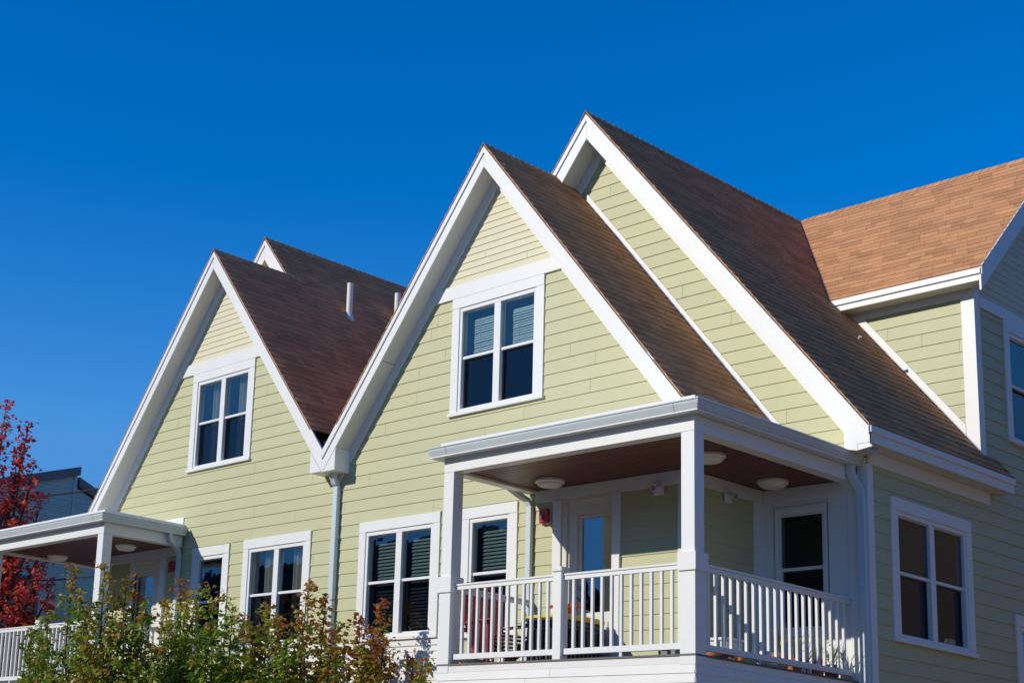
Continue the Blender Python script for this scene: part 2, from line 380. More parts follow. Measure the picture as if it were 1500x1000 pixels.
# ------------------------------------------------------------------ one unit of the house
def unit(house, gx, gz, m, bx, bz, by, mb_, right, seed):
    rng = random.Random(seed)
    yR = -0.32
    B = lambda: MB()
    # ---- windows and door of the front wall
    holes = []
    dx = (0, 0, 0) if right else (-0.19, -0.075, -0.12)
    w, h = window(house, Ff, -5.251 + dx[0], -3.532 + dx[0], 3.71, 5.468, True, 'upper_blind' if right else 'curtain', rng=rng, side=0.14); holes.append(h)
    w, h = window(house, Ff, -7.03 + dx[1], -5.36 + dx[1], 0.60, 2.375, True, 'blind' if right else 'curtain', rng=rng); holes.append(h)
    w, h = window(house, Ff, -4.94 + dx[2], -3.925 + dx[2], 0.565, 2.36, False, 'blind' if right else 'dark', rng=rng); holes.append(h)
    # ---- front siding
    top = 5.468
    body = rect(XV, XB, 0.58, top)
    body = clip(clip(body, m, 1, gz - 0.31 + m * gx), -m, 1, gz - 0.31 - m * gx)
    door_hole = (-3.16, -2.30, -0.5, 2.30); holes.append(door_hole)
    sd = B(); laps(sd, body, Ff, PITCH, T0, 0.011, holes, rnd=rng)
    laps(sd, rect(-5.2, XB, 0.0, 0.58), Ff, PITCH, T0, 0.011, holes, rnd=rng)
    laps(sd, rect(0, YW, 0.0, 2.29), Fb, PITCH, T0, 0.011, rnd=rng)
    laps(sd, rect(0, YW, 2.78, 3.2), Fb, PITCH, T0, 0.011, rnd=rng)
    # tall gable behind
    tall = rect(-6.9, 0.0, 2.80, 8.0)
    tall = clip(clip(tall, mb_, 1, bz - 0.30 + mb_ * bx), -mb_, 1, bz - 0.30 - mb_ * bx)
    laps(sd, tall, Fw, PITCH, T0, 0.011, rnd=rng)
    sd.build('siding', 'green', house, normals=False)
    gp = B(); cap = rect(XV, XB, 5.66, 8)
    cap = clip(clip(cap, m, 1, gz - 0.31 + m * gx), -m, 1, gz - 0.31 - m * gx)
    laps(gp, cap, Ff, 0.1025, 5.679, 0.010, rnd=rng); gp.build('gable_siding', 'pale', house, normals=False)
    ws = B(); laps(ws, rect(XV, -5.2, ZG, 0.55), Ff, 0.1, -0.078, 0.010, rnd=rng); laps(ws, rect(-5.2, -3.70, ZG, 0.0), Ff, 0.1, -0.078, 0.010, rnd=rng)
    ws.build('base_siding', 'base', house, normals=False)
    MB().fbox(Ff, XV, -5.2, -0.01, 0.022, 0.505, 0.598).build('water_table', 'white', house, bevel=0.003)
    # belt board of the gable
    bel = rect(XV, XB, 5.468, 5.672); bel = clip(clip(bel, m, 1, gz - 0.31 + m * gx), -m, 1, gz - 0.31 - m * gx)
    B().prism(bel, Ff, 0.0, 0.036).build('belt_board', 'white', house, bevel=0.003)
    # ---- front gable roof line: rakes, soffits, friezes, tail boxes
    xr = XB + 0.30
    Fr = lambda s, t, o: (s, yR - o, t)
    rk = B(); slope_poly(rk, Fr, gx, gz, m, XV, xr, 0.0, 0.335, -0.03, 0.0)
    slope_poly(rk, Fr, gx, gz, m, XV, xr, -0.018, 0.125, -0.002, 0.020)
    rk.build('rake_board', 'white', house, bevel=0.003)
    sf = B()
    for xe in (XV + 0.02, xr - 0.02):
        z = gz - m * abs(xe - gx) - 0.325
        sf.add([(gx, yR + 0.03, gz - 0.325), (xe, yR + 0.03, z), (xe, -0.002, z), (gx, -0.002, gz - 0.325)], [(0, 1, 2, 3)])
    so = sf.build('soffit', 'soffit', house)
    for t in (0.62, 0.93):
        j = MB()
        xe = gx + (XV - gx) * t; z = gz - m * abs(xe - gx) - 0.3262
        j.add([(xe, yR + 0.032, z), (xe + 0.006, yR + 0.032, z + 0.0076), (xe + 0.006, -0.004, z + 0.0076), (xe, -0.004, z)], [(0, 1, 2, 3)])
        j.build('soffit_joint', 'sash', so)
    fz = B(); slope_poly(fz, Ff, gx, gz, m, XV, XB, 0.30, 0.55, 0.0, 0.030); fz.build('rake_frieze', 'white', house, bevel=0.003)
    q = 0.284
    for xe, d in ((XV + 0.002, 1), (xr, -1)):
        zi = gz - m * abs(xe + d * q - gx) - 0.336
        MB().prism([(xe, zi - 0.348), (xe + d * q, zi - 0.348), (xe + d * q, zi), (xe, zi - m * q)], Ff, 0.0, -yR - 0.002).build('eave_box', 'white', house, bevel=0.003)
    # ---- roofs of the front block
    L = sqrt(1 + m * m); ux = Vector((1, 0, m)) / L
    # right slope: eave at xr + 0.06
    xe = xr + 0.06; ze = gz - m * (xe - gx); S = (xe - gx) * L
    roof, _ = roof_plane(house, (xe, 0, ze), (0, 1, 0), (-1, 0, m), [rect(yR - 0.022, YW + 0.02, 0, S)], seed=seed + 1)
    xe = XV + 0.012; ze = gz - m * (gx - xe); S2 = (gx - xe) * L
    roof_plane(house, (xe, 0, ze), (0, 1, 0), (1, 0, m), [rect(yR - 0.022, 0.42, 0.46, S2), rect(0.42, YW + 0.02, 0.05, S2)], seed=seed + 2)
    ridge_cap(roof, (gx, yR - 0.03, gz), (gx, by + 0.4, gz), (-1 / L, 0, -m / L), (1 / L, 0, -m / L), seed)
    # ---- big roof behind
    L3 = sqrt(1 + mb_ * mb_)
    xE = 0.431; zE = bz - mb_ * (xE - bx); S3 = (xE - bx) * L3; k = L3
    T = lambda x: (xE - x) * k
    r3, F3 = roof_plane(house, (xE, 0, zE), (0, 1, 0), (-1, 0, mb_),
        [rect(by - 0.022, 4.558, 0, S3)] + ([[(4.558, S3), (4.558, T(-1.985)), (6.962, S3)], rect(4.558, 4.97, 0, T(XS + 0.03))] if right else [rect(4.558, 11, 0, S3)]), seed=seed + 3)
    xe = XV + 0.012; zl = bz - mb_ * (bx - xe)
    roof_plane(house, (xe, 0, zl), (0, 1, 0), (1, 0, mb_), [rect(by - 0.022, 11, 0, (bx - xe) * L3)], seed=seed + 4)
    ridge_cap(r3, (bx, by - 0.03, bz), (bx, 11, bz), (-1 / L3, 0, -mb_ / L3), (1 / L3, 0, -mb_ / L3), seed + 5)
    Fr3 = lambda s, t, o: (s, by - o, t)
    rk = B(); slope_poly(rk, Fr3, bx, bz, mb_, bx - 1.6, xE, 0.0, 0.41, -0.03, 0.0, zE - 0.219)
    slope_poly(rk, Fr3, bx, bz, mb_, bx - 1.6, xE, -0.018, 0.13, -0.002, 0.020); rk.build('rake_board', 'white', house, bevel=0.003)
    sf = B()
    for xe in (bx - 1.6, xE - 0.05):
        z = bz - mb_ * abs(xe - bx) - 0.385
        sf.add([(bx, by + 0.03, bz - 0.385), (xe, by + 0.03, z), (xe, YW - 0.002, z), (bx, YW - 0.002, bz - 0.385)], [(0, 1, 2, 3)])
    sf.build('soffit', 'soffit', house)
    fz = B(); slope_poly(fz, Fw, bx, bz, mb_, bx - 1.5, 0.15, 0.36, 0.62, 0.0, 0.030); fz.build('rake_frieze', 'white', house, bevel=0.003)
    # step flashing board where the front roof meets the tall wall
    fl = B(); fl.prism([(gx + 0.3, gz - 0.38 + 0.02), (gx + 0.3, gz - 0.38 + 0.155), (xr + 0.06, gz - m * (xr + 0.06 - gx) + 0.155), (xr + 0.06, gz - m * (xr + 0.06 - gx) + 0.02)], Fw, 0.0, 0.026)
    fl.build('flashing_board', 'white', house, bevel=0.003)
    # big eave on the right: fascia, soffit, frieze, rake tail
    z0 = zE - 0.195
    fa = B(); z0 = zE - 0.212; fa.box(xE - 0.03, xE, by + 0.002, 4.955, z0, zE - 0.012); fa.box(xE - 0.002, xE + 0.022, by + 0.002, 4.965, zE - 0.095, zE - 0.012)
    fa.build('fascia', 'white', house, bevel=0.003)
    MB().box(XS + 0.001, xE - 0.028, by + 0.04, 4.950, z0 + 0.004, z0 + 0.016).build('eave_soffit', 'soffit', house)
    MB().box(XS, XS + 0.026, YW, 4.727, z0 - 0.165, z0 + 0.003).build('eave_frieze', 'white', house, bevel=0.003)
    tl = B(); tl.prism([(0.094, zE - 0.262), (0.094, zE + 0.12), (0.267, zE - 0.10), (0.267, zE - 0.30)], Fr3, by - YW + 0.03, -0.004)
    tl.prism([(0.2675, zE - 0.298), (0.2675, zE - 0.12), (0.40, zE - 0.20), (0.455, zE - 0.262), (0.452, zE - 0.272)], Fr3, -0.05, -0.006)
    tl.build('rake_tail', 'white', house, bevel=0.003)
    # ---- set-back wall beside the porch (white panel with a window)
    w, h = window(house, Fw, -1.075, -0.362, 0.585, 2.205, False, 'dark', head=0.045, side=0.032, rng=rng, g1='shade_glass', g2='shade_screen', fw=0.034)
    pc = B()
    for a0, a1, c0, c1 in ((XB + 0.024, h[0], -0.05, 2.45), (h[1], 0.055, -0.05, 2.45), (h[0], h[1], h[3], 2.45), (h[0], h[1], -0.05, h[2])):
        pc.fbox(Fw, a0, a1, -0.01, 0.012, c0, c1)
    pc.fbox(Fw, -0.075, 0.0555, 0.0125, 0.030, 0.0, 2.42)
    pc.build('porch_panel', 'white', house, bevel=0.002)
    MB().fbox(Fw, XB + 0.0265, 0.05, 0.0125, 0.028, 2.29, 2.448).build('porch_frieze', 'white', house, bevel=0.002)
    cb = B(); cb.fbox(Fw, 0.057, XS - 0.002, -0.01, 0.024, ZG, 2.70); cb.fbox(Fs, YW - 0.0255, YW + 0.10, -0.01, 0.022, ZG, 2.625)
    cb.build('corner_board', 'white', house, bevel=0.003)
    # ---- trims on the porch walls
    tr = B()
    tr.fbox(Ff, -3.62, XB, 0, 0.026, 2.285, 2.449)                       # frieze
    tr.fbox(Ff, -3.295, -3.155, 0, 0.055, 0.022, 2.284)                  # pilaster
    tr.fbox(Ff, -2.345, -2.225, 0, 0.045, 0.022, 2.284)
    tr.fbox(Ff, XB - 0.11, XB + 0.027, 0.0, 0.028, 0.022, 2.284)
    tr.fbox(Fb, 0.0, 0.10, 0.0, 0.0265, 0.022, 2.284)
    tr.fbox(Fb, 0.0, YW - 0.0285, 0.0, 0.0255, 2.29, 2.4485)
    tr.fbox(Fb, YW - 0.225, YW - 0.0125, 0.0, 0.028, 0.022, 2.289)
    tr.build('porch_trim', 'white', house, bevel=0.003)
    # ---- door
    dr = B()
    dr.fbox(Ff, -2.93, -2.87, -0.075, -0.03, 0.04, 2.06); dr.fbox(Ff, -2.375, -2.345, -0.075, -0.03, 0.04, 2.06)
    dr.fbox(Ff, -2.87, -2.375, -0.075, -0.03, 2.012, 2.06); dr.fbox(Ff, -2.87, -2.375, -0.075, -0.03, 0.04, 0.80)
    dr.fbox(Ff, -2.80, -2.44, -0.03, -0.018, 0.15, 0.68)
    d = dr.build('door', 'cream', house, bevel=0.004)
    df = B(); df.fbox(Ff, -3.155, -2.93, -0.08, 0.0, 0.03, 2.284); df.fbox(Ff, -2.93, -2.345, -0.08, 0.004, 2.062, 2.284)
    df.fbox(Ff, -3.155, -3.075, 0.0, 0.03, 0.03, 2.284); df.fbox(Ff, -3.075, -2.345, 0.004, 0.030, 2.235, 2.284); df.fbox(Ff, -2.93, -2.345, -0.08, 0.03, 0.0, 0.038)
    df.build('door_frame', 'cream', d, bevel=0.004)
    MB().fbox(Ff, -2.87, -2.375, -0.055, -0.048, 0.80, 2.012).build('glass', 'doorglass', d)
    hd = B(); hd.tube([Ff(-2.895, 0.97, -0.03), Ff(-2.895, 0.97, 0.03), Ff(-2.895, 0.97, 0.035)], [0.016, 0.016, 0.034], 12)
    hd.tube([Ff(-2.895, 0.97, 0.035), Ff(-2.895, 0.97, 0.06)], [0.034, 0.028], 12); B().tube([Ff(-2.895, 1.12, -0.03), Ff(-2.895, 1.12, -0.01)], 0.03, 12).build('deadbolt', 'steel', d, smooth=True)
    hd.build('handle', 'steel', d, smooth=True)
    rm = B()
    rm.add([Ff(a, z, o) for o in (-0.085, -1.8) for a, z in ((-2.93, 0.0), (-2.345, 0.0), (-2.345, 2.08), (-2.93, 2.08))], [(0, 1, 5, 4), (1, 2, 6, 5), (2, 3, 7, 6), (3, 0, 4, 7), (4, 5, 6, 7)])
    rm.build('room', 'dark', d, normals=False)
    # ---- porch roof, ceiling, beam, gutter
    x0, x1, yp = -3.742, 0.0, -1.628
    path = [(x0, -0.03), (x0, yp), (x1, yp), (x1, YW - 0.02)]
    bm_ = B().sweep([(-0.16, 2.42), (0, 2.42), (0, 2.60), (-0.16, 2.60)], path).build('porch_beam', 'white', house, bevel=0.003)
    cl = B(); y = yp + 0.13; r2 = random.Random(seed + 9)
    while y < YW - 0.03:
        ye = min(y + 0.084, YW - 0.03); xa = (x0 + 0.14) if y < -0.03 else XB + 0.03
        if y < -0.03 and ye > -0.03: ye = -0.012
        zc = 2.452 + r2.uniform(0, 0.002)
        cl.add([(xa, y, zc + .006), (xa, y + 0.006, zc), (xa, ye - 0.006, zc), (xa, ye, zc + .006), (-0.14, y, zc + .006), (-0.14, y + 0.006, zc), (-0.14, ye - 0.006, zc), (-0.14, ye, zc + .006)],
               [(0, 1, 5, 4), (1, 2, 6, 5), (2, 3, 7, 6)])
        y = ye + 0.001
    cl.build('porch_ceiling', 'wood', house, normals=False)
    gprof = [(0.001, 2.600), (0.110, 2.600), (0.112, 2.617), (0.124, 2.628), (0.150, 2.686), (0.155, 2.714), (0.165, 2.716), (0.165, 2.730), (0.140, 2.730), (0.138, 2.711), (0.001, 2.711)]
    B().sweep(gprof, [(x0, -0.06), (x0, yp), (x1, yp), (x1, YW + 0.06)]).build('gutter', 'gutter', house, bevel=0.0015)
    B().sweep([(0.110, 2.598), (0.128, 2.602), (0.128, 2.6165), (0.1125, 2.6165)], [(x0, -0.062), (x0, yp), (x1, yp), (x1, YW + 0.058)]).build('gutter_lip', 'white', house)
    for s0_, s1_ in (((x1 - 0.17), (x1 - 0.163)), (x0 + 0.15, x0 + 0.157)):
        B().sweep([(o + 0.0012, z) for o, z in gprof[2:6]] + [(o - 0.004, z) for o, z in gprof[5:1:-1]], [(s0_, yp), (s1_, yp)]).build('gutter_joint', 'grey', house)
    pr = B(); pr.sweep([(-0.03, 2.7125), (0.036, 2.7125), (0.036, 2.80), (-0.03, 2.812)], path)
    pr.box(x0 + 0.03, x1 - 0.03, yp + 0.03, -0.012, 2.6, 2.806); pr.box(XB + 0.03, x1 - 0.03, -0.012, YW - 0.012, 2.6, 2.806)
    pr.build('porch_roof', 'white', house, bevel=0.003)
    MB().fbox(Ff, x0 + 0.03, XB, 0.0, 0.024, 2.807, 2.94).build('wall_flashing', 'white', house, bevel=0.003)
    # ---- porch floor and skirt
    fb = B(); y = yp + 0.02
    while y < YW:
        ye = min(y + 0.138, YW - 0.02); xa = x0 + 0.02 if y < -0.03 else XB + 0.03
        fb.box(xa, x1 - 0.02, y, ye, -0.012, 0.016); y = ye + 0.004
        if ye > YW - 0.03: break
    fb.build('porch_floor', 'floor', house)
    path2 = [(x0, -0.02), (x0, yp), (x1, yp), (x1, YW - 0.02)]
    B().sweep([(-0.03, 0.0), (0.012, 0.0), (0.012, 0.022), (-0.03, 0.022)], path2).build('floor_nosing', 'floor', house, bevel=0.002)
    sk = B(); sk.sweep([(-0.03, -0.078), (0.0, -0.078), (0.0, -0.001), (-0.03, -0.001)], path2)
    Fl = lambda s, t, o: (x0 - o, s, t); Fp = lambda s, t, o: (s, yp - o, t); Fq = lambda s, t, o: (x1 + o, s, t)
    for F_, a, b in ((Fl, yp, -0.02), (Fp, x0, x1), (Fq, yp, YW - 0.03)):
        laps(sk, rect(a, b, ZG, -0.08), F_, 0.1, -0.178, 0.010, seam=(2.2, 3.4), rnd=rng)
    sk.build('porch_skirt', 'base', house, normals=False)
    # ---- posts
    for px, py in ((x0 + 0.088, yp + 0.09), (x1 - 0.088, yp + 0.09)):
        po = B(); po.box(px - 0.086, px + 0.086, py - 0.088, py + 0.088, 0.9, 2.42)
        po.box(px - 0.098, px + 0.098, py - 0.098, py + 0.098, -0.09, 0.905)
        p = po.build('porch_post', 'white', house, bevel=0.004)
        MB().box(px - 0.118, px + 0.118, py - 0.118, py + 0.118, 0.90, 1.10).build('collar', 'white', p, bevel=0.004)
    # ---- railings
    def railing(p0, p1, step, kind='porch_railing'):
        p0, p1 = Vector((*p0, 0)), Vector((*p1, 0)); d = p1 - p0; Lr = d.length; d /= Lr
        r = B().bar(p0 + Vector((0, 0, 0.955)), p1 + Vector((0, 0, 0.955)), 0.045, 0.045).build(kind, 'white', house, bevel=0.003)
        B().bar(p0 + Vector((0, 0, 0.993)), p1 + Vector((0, 0, 0.993)), 0.066, 0.026).build('handrail', 'white', r, bevel=0.006)
        B().bar(p0 + Vector((0, 0, 0.113)), p1 + Vector((0, 0, 0.113)), 0.05, 0.068).build('bottom_rail', 'white', r, bevel=0.003)
        n = max(1, round(Lr / step) - 1); g = Lr / (n + 1)
        proto = None
        for i in range(n):
            c = p0 + d * g * (i + 1)
            if proto is None:
                bb = MB(); bb.box(c.x - 0.0175, c.x + 0.0175, c.y - 0.0175, c.y + 0.0175, 0.147, 0.932)
                proto = bb.build('baluster', 'white', r, bevel=0.003); c0 = c
            else:
                q_ = proto.copy(); C.objects.link(q_); q_.parent = r
                q_.location = Vector(MB.T(tuple(c))) - Vector(MB.T(tuple(c0)))
        for t in ((0.5,) if Lr < 2.2 else (0.36, 0.7)):
            c = p0 + d * Lr * t
            MB().box(c.x - 0.017, c.x + 0.017, c.y - 0.017, c.y + 0.017, 0.018, 0.078).build('rail_foot', 'white', r)
        return r
    yr = yp + 0.078
    railing((x0 + 0.20, yr), (-1.945, yr), 0.123)
    railing((-1.819, yr), (x1 - 0.208, yr), 0.129)
    railing((x1 - 0.078, yp + 0.2), (x1 - 0.078, YW - 0.035), 0.1425)
    railing((x0 + 0.078, yp + 0.2), (x0 + 0.078, -0.03), 0.1425)
    nw = B(); nw.box(-1.942, -1.822, yp + 0.012, yp + 0.140, -0.08, 1.03)
    n_ = nw.build('newel_post', 'white', house, bevel=0.004)
    cp = B(); cp.box(-1.958, -1.806, yp - 0.004, yp + 0.156, 1.03, 1.052); cp.box(-1.950, -1.814, yp + 0.004, yp + 0.148, 1.052, 1.085)
    cp.build('post_cap', 'white', n_, bevel=0.006)
    # ---- downpipes
    def pipe(pts, w_=0.085, h_=0.062, side=(1, 0, 0)):
        return B().tube(pts, 0, square=(w_, h_, side)).build('downpipe', 'pipe', house, bevel=0.004)
    # at the left end of the porch roof, against the front wall
    dp = pipe([(x0 - 0.075, -0.36, 2.61), (x0 - 0.075, -0.36, 2.54), (x0 - 0.07, -0.33, 2.48), (x0 - 0.03, -0.19, 2.40), (x0 + 0.03, -0.08, 2.33), (x0 + 0.052, -0.048, 2.25), (x0 + 0.052, -0.048, ZG + 0.1)])
    # right front corner of the set-back wall
    pipe([(x1 + 0.055, YW - 0.16, 2.605), (x1 + 0.055, YW - 0.16, 2.51), (x1 + 0.075, YW - 0.13, 2.42), (x1 + 0.12, YW - 0.075, 2.30), (x1 + 0.13, YW - 0.066, 2.22), (x1 + 0.13, YW - 0.066, ZG + 0.1)], 0.095, 0.07)
    if right:
        pipe([(XV + 0.075, -0.15, 3.19), (XV + 0.075, -0.15, 3.12), (XV + 0.072, -0.10, 3.03), (XV + 0.07, -0.055, 2.98), (XV + 0.07, -0.055, ZG + 0.1)], 0.10, 0.075)
        for zz in (2.2, 0.4, -1.4): B().box(XV + 0.012, XV + 0.128, -0.096, -0.002, zz, zz + 0.03).build('pipe_strap', 'gutter', house)
    return roof, r3, F3

def finish_right(house, r3, F3):
    rng = random.Random(77)
    # side wall with its windows
    holes = []
    _, h = window(house, Fs, 2.115, 4.15, 0.54, 2.315, True, 'dark', rng=rng, g1='shade_glass', g2='shade_screen', label='double window with white casing in the shaded side wall'); holes.append(h)
    _, h = window(house, Fs, 5.38, 7.40, 3.63, 5.40, True, 'dark', rng=rng, g1='shade_glass', g2='shade_screen', label='double window high in the dormer gable'); holes.append(h)
    _, h = window(house, Fs, 5.31, 6.60, -0.55, 1.245, False, 'blind', rng=rng, label='low window at the right edge of the side wall'); holes.append(h)
    sd = MB()
    laps(sd, rect(YW, 4.558, ZG, 2.80), Fs, PITCH, T0, 0.011, holes, rnd=rng)
    laps(sd, rect(4.558, 10.4, ZG, 5.39), Fs, PITCH, T0, 0.011, holes, rnd=rng)
    ck = clip(rect(-2.0, 0.03, 2.9, 5.53), -1.25, -1, -(8.398 - 1.25 * 3.884))
    laps(sd, ck, Fc, PITCH, T0, 0.011, (), rnd=rng)
    sd.build('side_siding', 'green', house, normals=False)
    my = 0.96; ry, rz = 6.962, 8.398
    up = MB(); g = rect(4.558, 9.36, 5.55, 8.4); g = clip(clip(g, my, 1, rz - 0.29 + my * ry), -my, 1, rz - 0.29 - my * ry)
    laps(up, g, Fs, 0.1025, 5.555, 0.010, rnd=rng); up.build('gable_siding', 'pale', house, normals=False)
    MB().fbox(Fs, 4.68, 9.25, 0.0, 0.034, 5.395, 5.555).build('belt_board', 'white', house, bevel=0.003)
    ze = rz - my * (ry - 4.265)
    # corner board and trims of the dormer cheek
    cb = MB(); cb.fbox(Fc, 0.015, XS - 0.002, -0.01, 0.026, 3.30, 5.515); cb.fbox(Fs, 4.530, 4.69, -0.01, 0.0265, 3.22, 5.64)
    cb.fbox(Fs, 4.69, 4.75, 0.0, 0.03, 3.22, 3.29)
    cb.build('corner_board', 'white', house, bevel=0.003)
    MB().fbox(Fc, -1.93, XS - 0.002, 0.0, 0.0275, 5.515, ze - 0.172).build('cheek_frieze', 'white', house, bevel=0.003)
    zr = lambda x: 8.398 - 1.25 * (x + 3.884)
    MB().prism([(-1.72, zr(-1.72) + 0.03), (0.012, zr(0.012) + 0.03), (0.012, zr(0.012) + 0.20), (-1.72, zr(-1.72) + 0.20)], Fc, 0.0, 0.028).build('flashing_board', 'white', house, bevel=0.003)
    # roof of the cross gable
    Ly = sqrt(1 + my * my); ye, ze = 4.265, rz - my * (ry - 4.265); S = (ry - ye) * Ly; xe = 0.44
    # s along +x from x=0, t up the slope
    dpoly = [(-1.80, 0), (xe + 0.014, 0), (xe + 0.014, S), (-3.87, S)]
    rd, _ = roof_plane(house, (0, ye, ze), (1, 0, 0), (0, 1, my), [dpoly], name='dormer_roof', seed=5, exposure=0.142, cant=0.35, lip=0.0075)
    roof_plane(house, (0, 2 * ry - ye, ze), (1, 0, 0), (0, -1, my), [dpoly], name='dormer_roof', seed=6)
    ridge_cap(rd, (xe + 0.014, ry, rz), (-3.8, ry, rz), (0, -1 / Ly, -my / Ly), (0, 1 / Ly, -my / Ly), 8)
    fa = MB(); fa.box(-1.77, xe - 0.004, ye + 0.004, ye + 0.034, ze - 0.185, ze - 0.012); fa.box(-1.80, xe - 0.003, ye - 0.02, ye + 0.005, ze - 0.095, ze - 0.012)
    fa.build('fascia', 'white', house, bevel=0.003)
    MB().box(-1.80, xe - 0.03, ye + 0.032, 4.556, ze - 0.180, ze - 0.170).build('eave_soffit', 'soffit', house)
    Fx = lambda s, t, o: (xe + o, s, t)
    rk = MB(); slope_poly(rk, Fx, ry, rz, my, ye + 0.002, 2 * ry - ye, 0.0, 0.33, -0.03, 0.0); slope_poly(rk, Fx, ry, rz, my, ye + 0.002, 2 * ry - ye, -0.016, 0.11, -0.002, 0.018)
    rk.build('rake_board', 'white', house, bevel=0.003)
    sf = MB()
    for y_ in (ye + 0.3, 2 * ry - ye - 0.3):
        z = rz - my * abs(y_ - ry) - 0.32
        sf.add([(xe - 0.03, ry, rz - 0.32), (xe - 0.03, y_, z), (XS + 0.002, y_, z), (XS + 0.002, ry, rz - 0.32)], [(0, 1, 2, 3)])
    sf.build('soffit', 'soffit', house)
    fz = MB(); slope_poly(fz, Fs, ry, rz, my, 4.56, 9.36, 0.29, 0.46, 0.0, 0.028); fz.build('rake_frieze', 'white', house, bevel=0.003)
    # small stub on the big roof, back closure of the house
    b = MB().tube([(-1.17, 3.90, 4.985), (-1.10, 3.85, 5.03)], 0.022, 10); b.build('roof_bracket', 'gutter', r3, smooth=True)
    return rd

# ================================================================== the two houses
house_r = thing('row_house', 'sage green house half on the right, with orange shingled dormer and wide open porch', 'house', (-3.5, 3.0, ZG), 'two joined halves of the sage green house')
roof_r, r3, F3 = unit(house_r, -4.443, 7.536, 1.272, -3.884, 8.398, 1.25, 1.25, True, 11)
finish_right(house_r, r3, F3)
MB().add([(XS - 0.02, 10.4, ZG), (XS - 0.02, 10.4, 5.4), (-3.88, 10.4, 8.1), (XV, 10.4, 3.0), (XV, 10.4, ZG)], [(0, 1, 2, 3, 4)]).build('back_wall', 'green', house_r)
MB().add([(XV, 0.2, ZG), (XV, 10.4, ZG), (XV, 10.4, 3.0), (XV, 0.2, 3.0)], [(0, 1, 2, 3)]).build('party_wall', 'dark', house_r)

MB.T = staticmethod(lambda p: (2 * XV - p[0], p[1], p[2]))
house_l = thing('row_house', 'sage green house half on the left, two white vent pipes on its dark roof', 'house', (2 * XV + 3.5, 3.0, ZG), 'two joined halves of the sage green house')
roof_l, r4, F4 = unit(house_l, -4.478, 7.515, 1.276, -3.758, 8.40, 1.35, 1.262, False, 23)
sd = MB(); laps(sd, rect(YW, 11, ZG, 2.80), Fs, PITCH, T0, 0.011); sd.build('side_siding', 'green', house_l, normals=False)
MB().add([(XS - 0.02, 11, ZG), (XS - 0.02, 11, 2.7), (-3.758, 11, 8.2), (XV, 11, 3.3), (XV, 11, ZG)], [(0, 1, 2, 3, 4)]).build('back_wall', 'green', house_l)
MB.T = staticmethod(IDENT)
for vx, vy, vz, hh in ((-10.32, 2.47, 6.90, 0.66), (-10.52, 3.86, 7.16, 0.62)):
    p = MB().tube([(vx, vy, vz - 0.05), (vx, vy, vz + hh)], 0.057, 16)
    p.v += [MB.T(v) for v in []]
    v = p.build('vent_pipe', 'white_pl', r4, smooth=True)
    c = MB().lathe([(0.115, -0.16), (0.10, -0.02), (0.066, 0.075), (0.058, 0.085)], (vx, vy, vz), 18)
    c.add([(vx + a, vy + b, vz - 1.262 * a + 0.03) for a, b in ((-0.17, -0.17), (0.2, -0.17), (0.2, 0.17), (-0.17, 0.17))], [(0, 1, 2, 3)])
    c.build('flashing_collar', 'pipe', r4, smooth=True)
# debris and dark lining at the foot of the valley
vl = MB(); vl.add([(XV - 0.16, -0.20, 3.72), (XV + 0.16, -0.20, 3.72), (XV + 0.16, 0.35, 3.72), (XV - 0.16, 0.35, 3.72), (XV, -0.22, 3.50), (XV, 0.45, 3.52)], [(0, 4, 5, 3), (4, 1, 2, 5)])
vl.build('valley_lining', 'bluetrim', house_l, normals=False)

# ================================================================== fittings on the porches
def ceiling_light(loc, label):
    t = thing('ceiling_light', label, 'ceiling light', loc, 'round porch ceiling lights')
    x, y, z = loc
    MB().lathe([(0.185, 0.0), (0.19, -0.012), (0.188, -0.035), (0.172, -0.046)], (x, y, z)).build('lamp_base', 'lampw', t, smooth=True)
    MB().lathe([(0.168, -0.046), (0.162, -0.058), (0.150, -0.078), (0.120, -0.092), (0.115, -0.088), (0.07, -0.094), (0.02, -0.096)], (x, y, z)).build('lamp_shade', 'lampw', t, smooth=True)
    return t
CL = ceiling_light((-3.0, -0.46, 2.452), 'round white ceiling light above the red chair on the right porch')
dup(CL, (-0.62, -0.46, 2.452), 'round white ceiling light half hidden behind the right porch corner post')
dup(CL, (-0.806, 1.143, 2.452), 'round white ceiling light in front of the white panel with the dark window')
dup(CL, (-12.40, -0.58, 2.452), 'round white ceiling light right of the left porch corner post')
dup(CL, (-14.59, -0.60, 2.452), 'round white ceiling light left of the left porch corner post, above the red leaves')

def alarm(x, label):
    t = thing('fire_alarm', label, 'fire alarm', (x, 0, 2.0), 'red fire alarm horns')
    MB().fbox(Ff, x - 0.085, x + 0.085, 0.008, 0.03, 1.99, 2.205).build('back_plate', 'white_pl', t, bevel=0.004)
    b = MB(); b.prism([(x - 0.075, 2.0), (x + 0.075, 2.0), (x + 0.08, 2.10), (x + 0.075, 2.19), (x - 0.075, 2.19), (x - 0.08, 2.10)], Ff, 0.03, 0.085)
    b.build('horn_body', 'red', t, bevel=0.012)
    MB().fbox(Ff, x - 0.035, x + 0.02, 0.085, 0.11, 2.03, 2.12).build('strobe_lens', 'glass', t, bevel=0.006)
    return t
AL = alarm(-3.43, 'red fire alarm horn on the right porch wall, beside the white downpipe')
dup(AL, (-11.72, 0, 2.0), 'red fire alarm horn on the left porch wall, behind the twigs of a shrub')

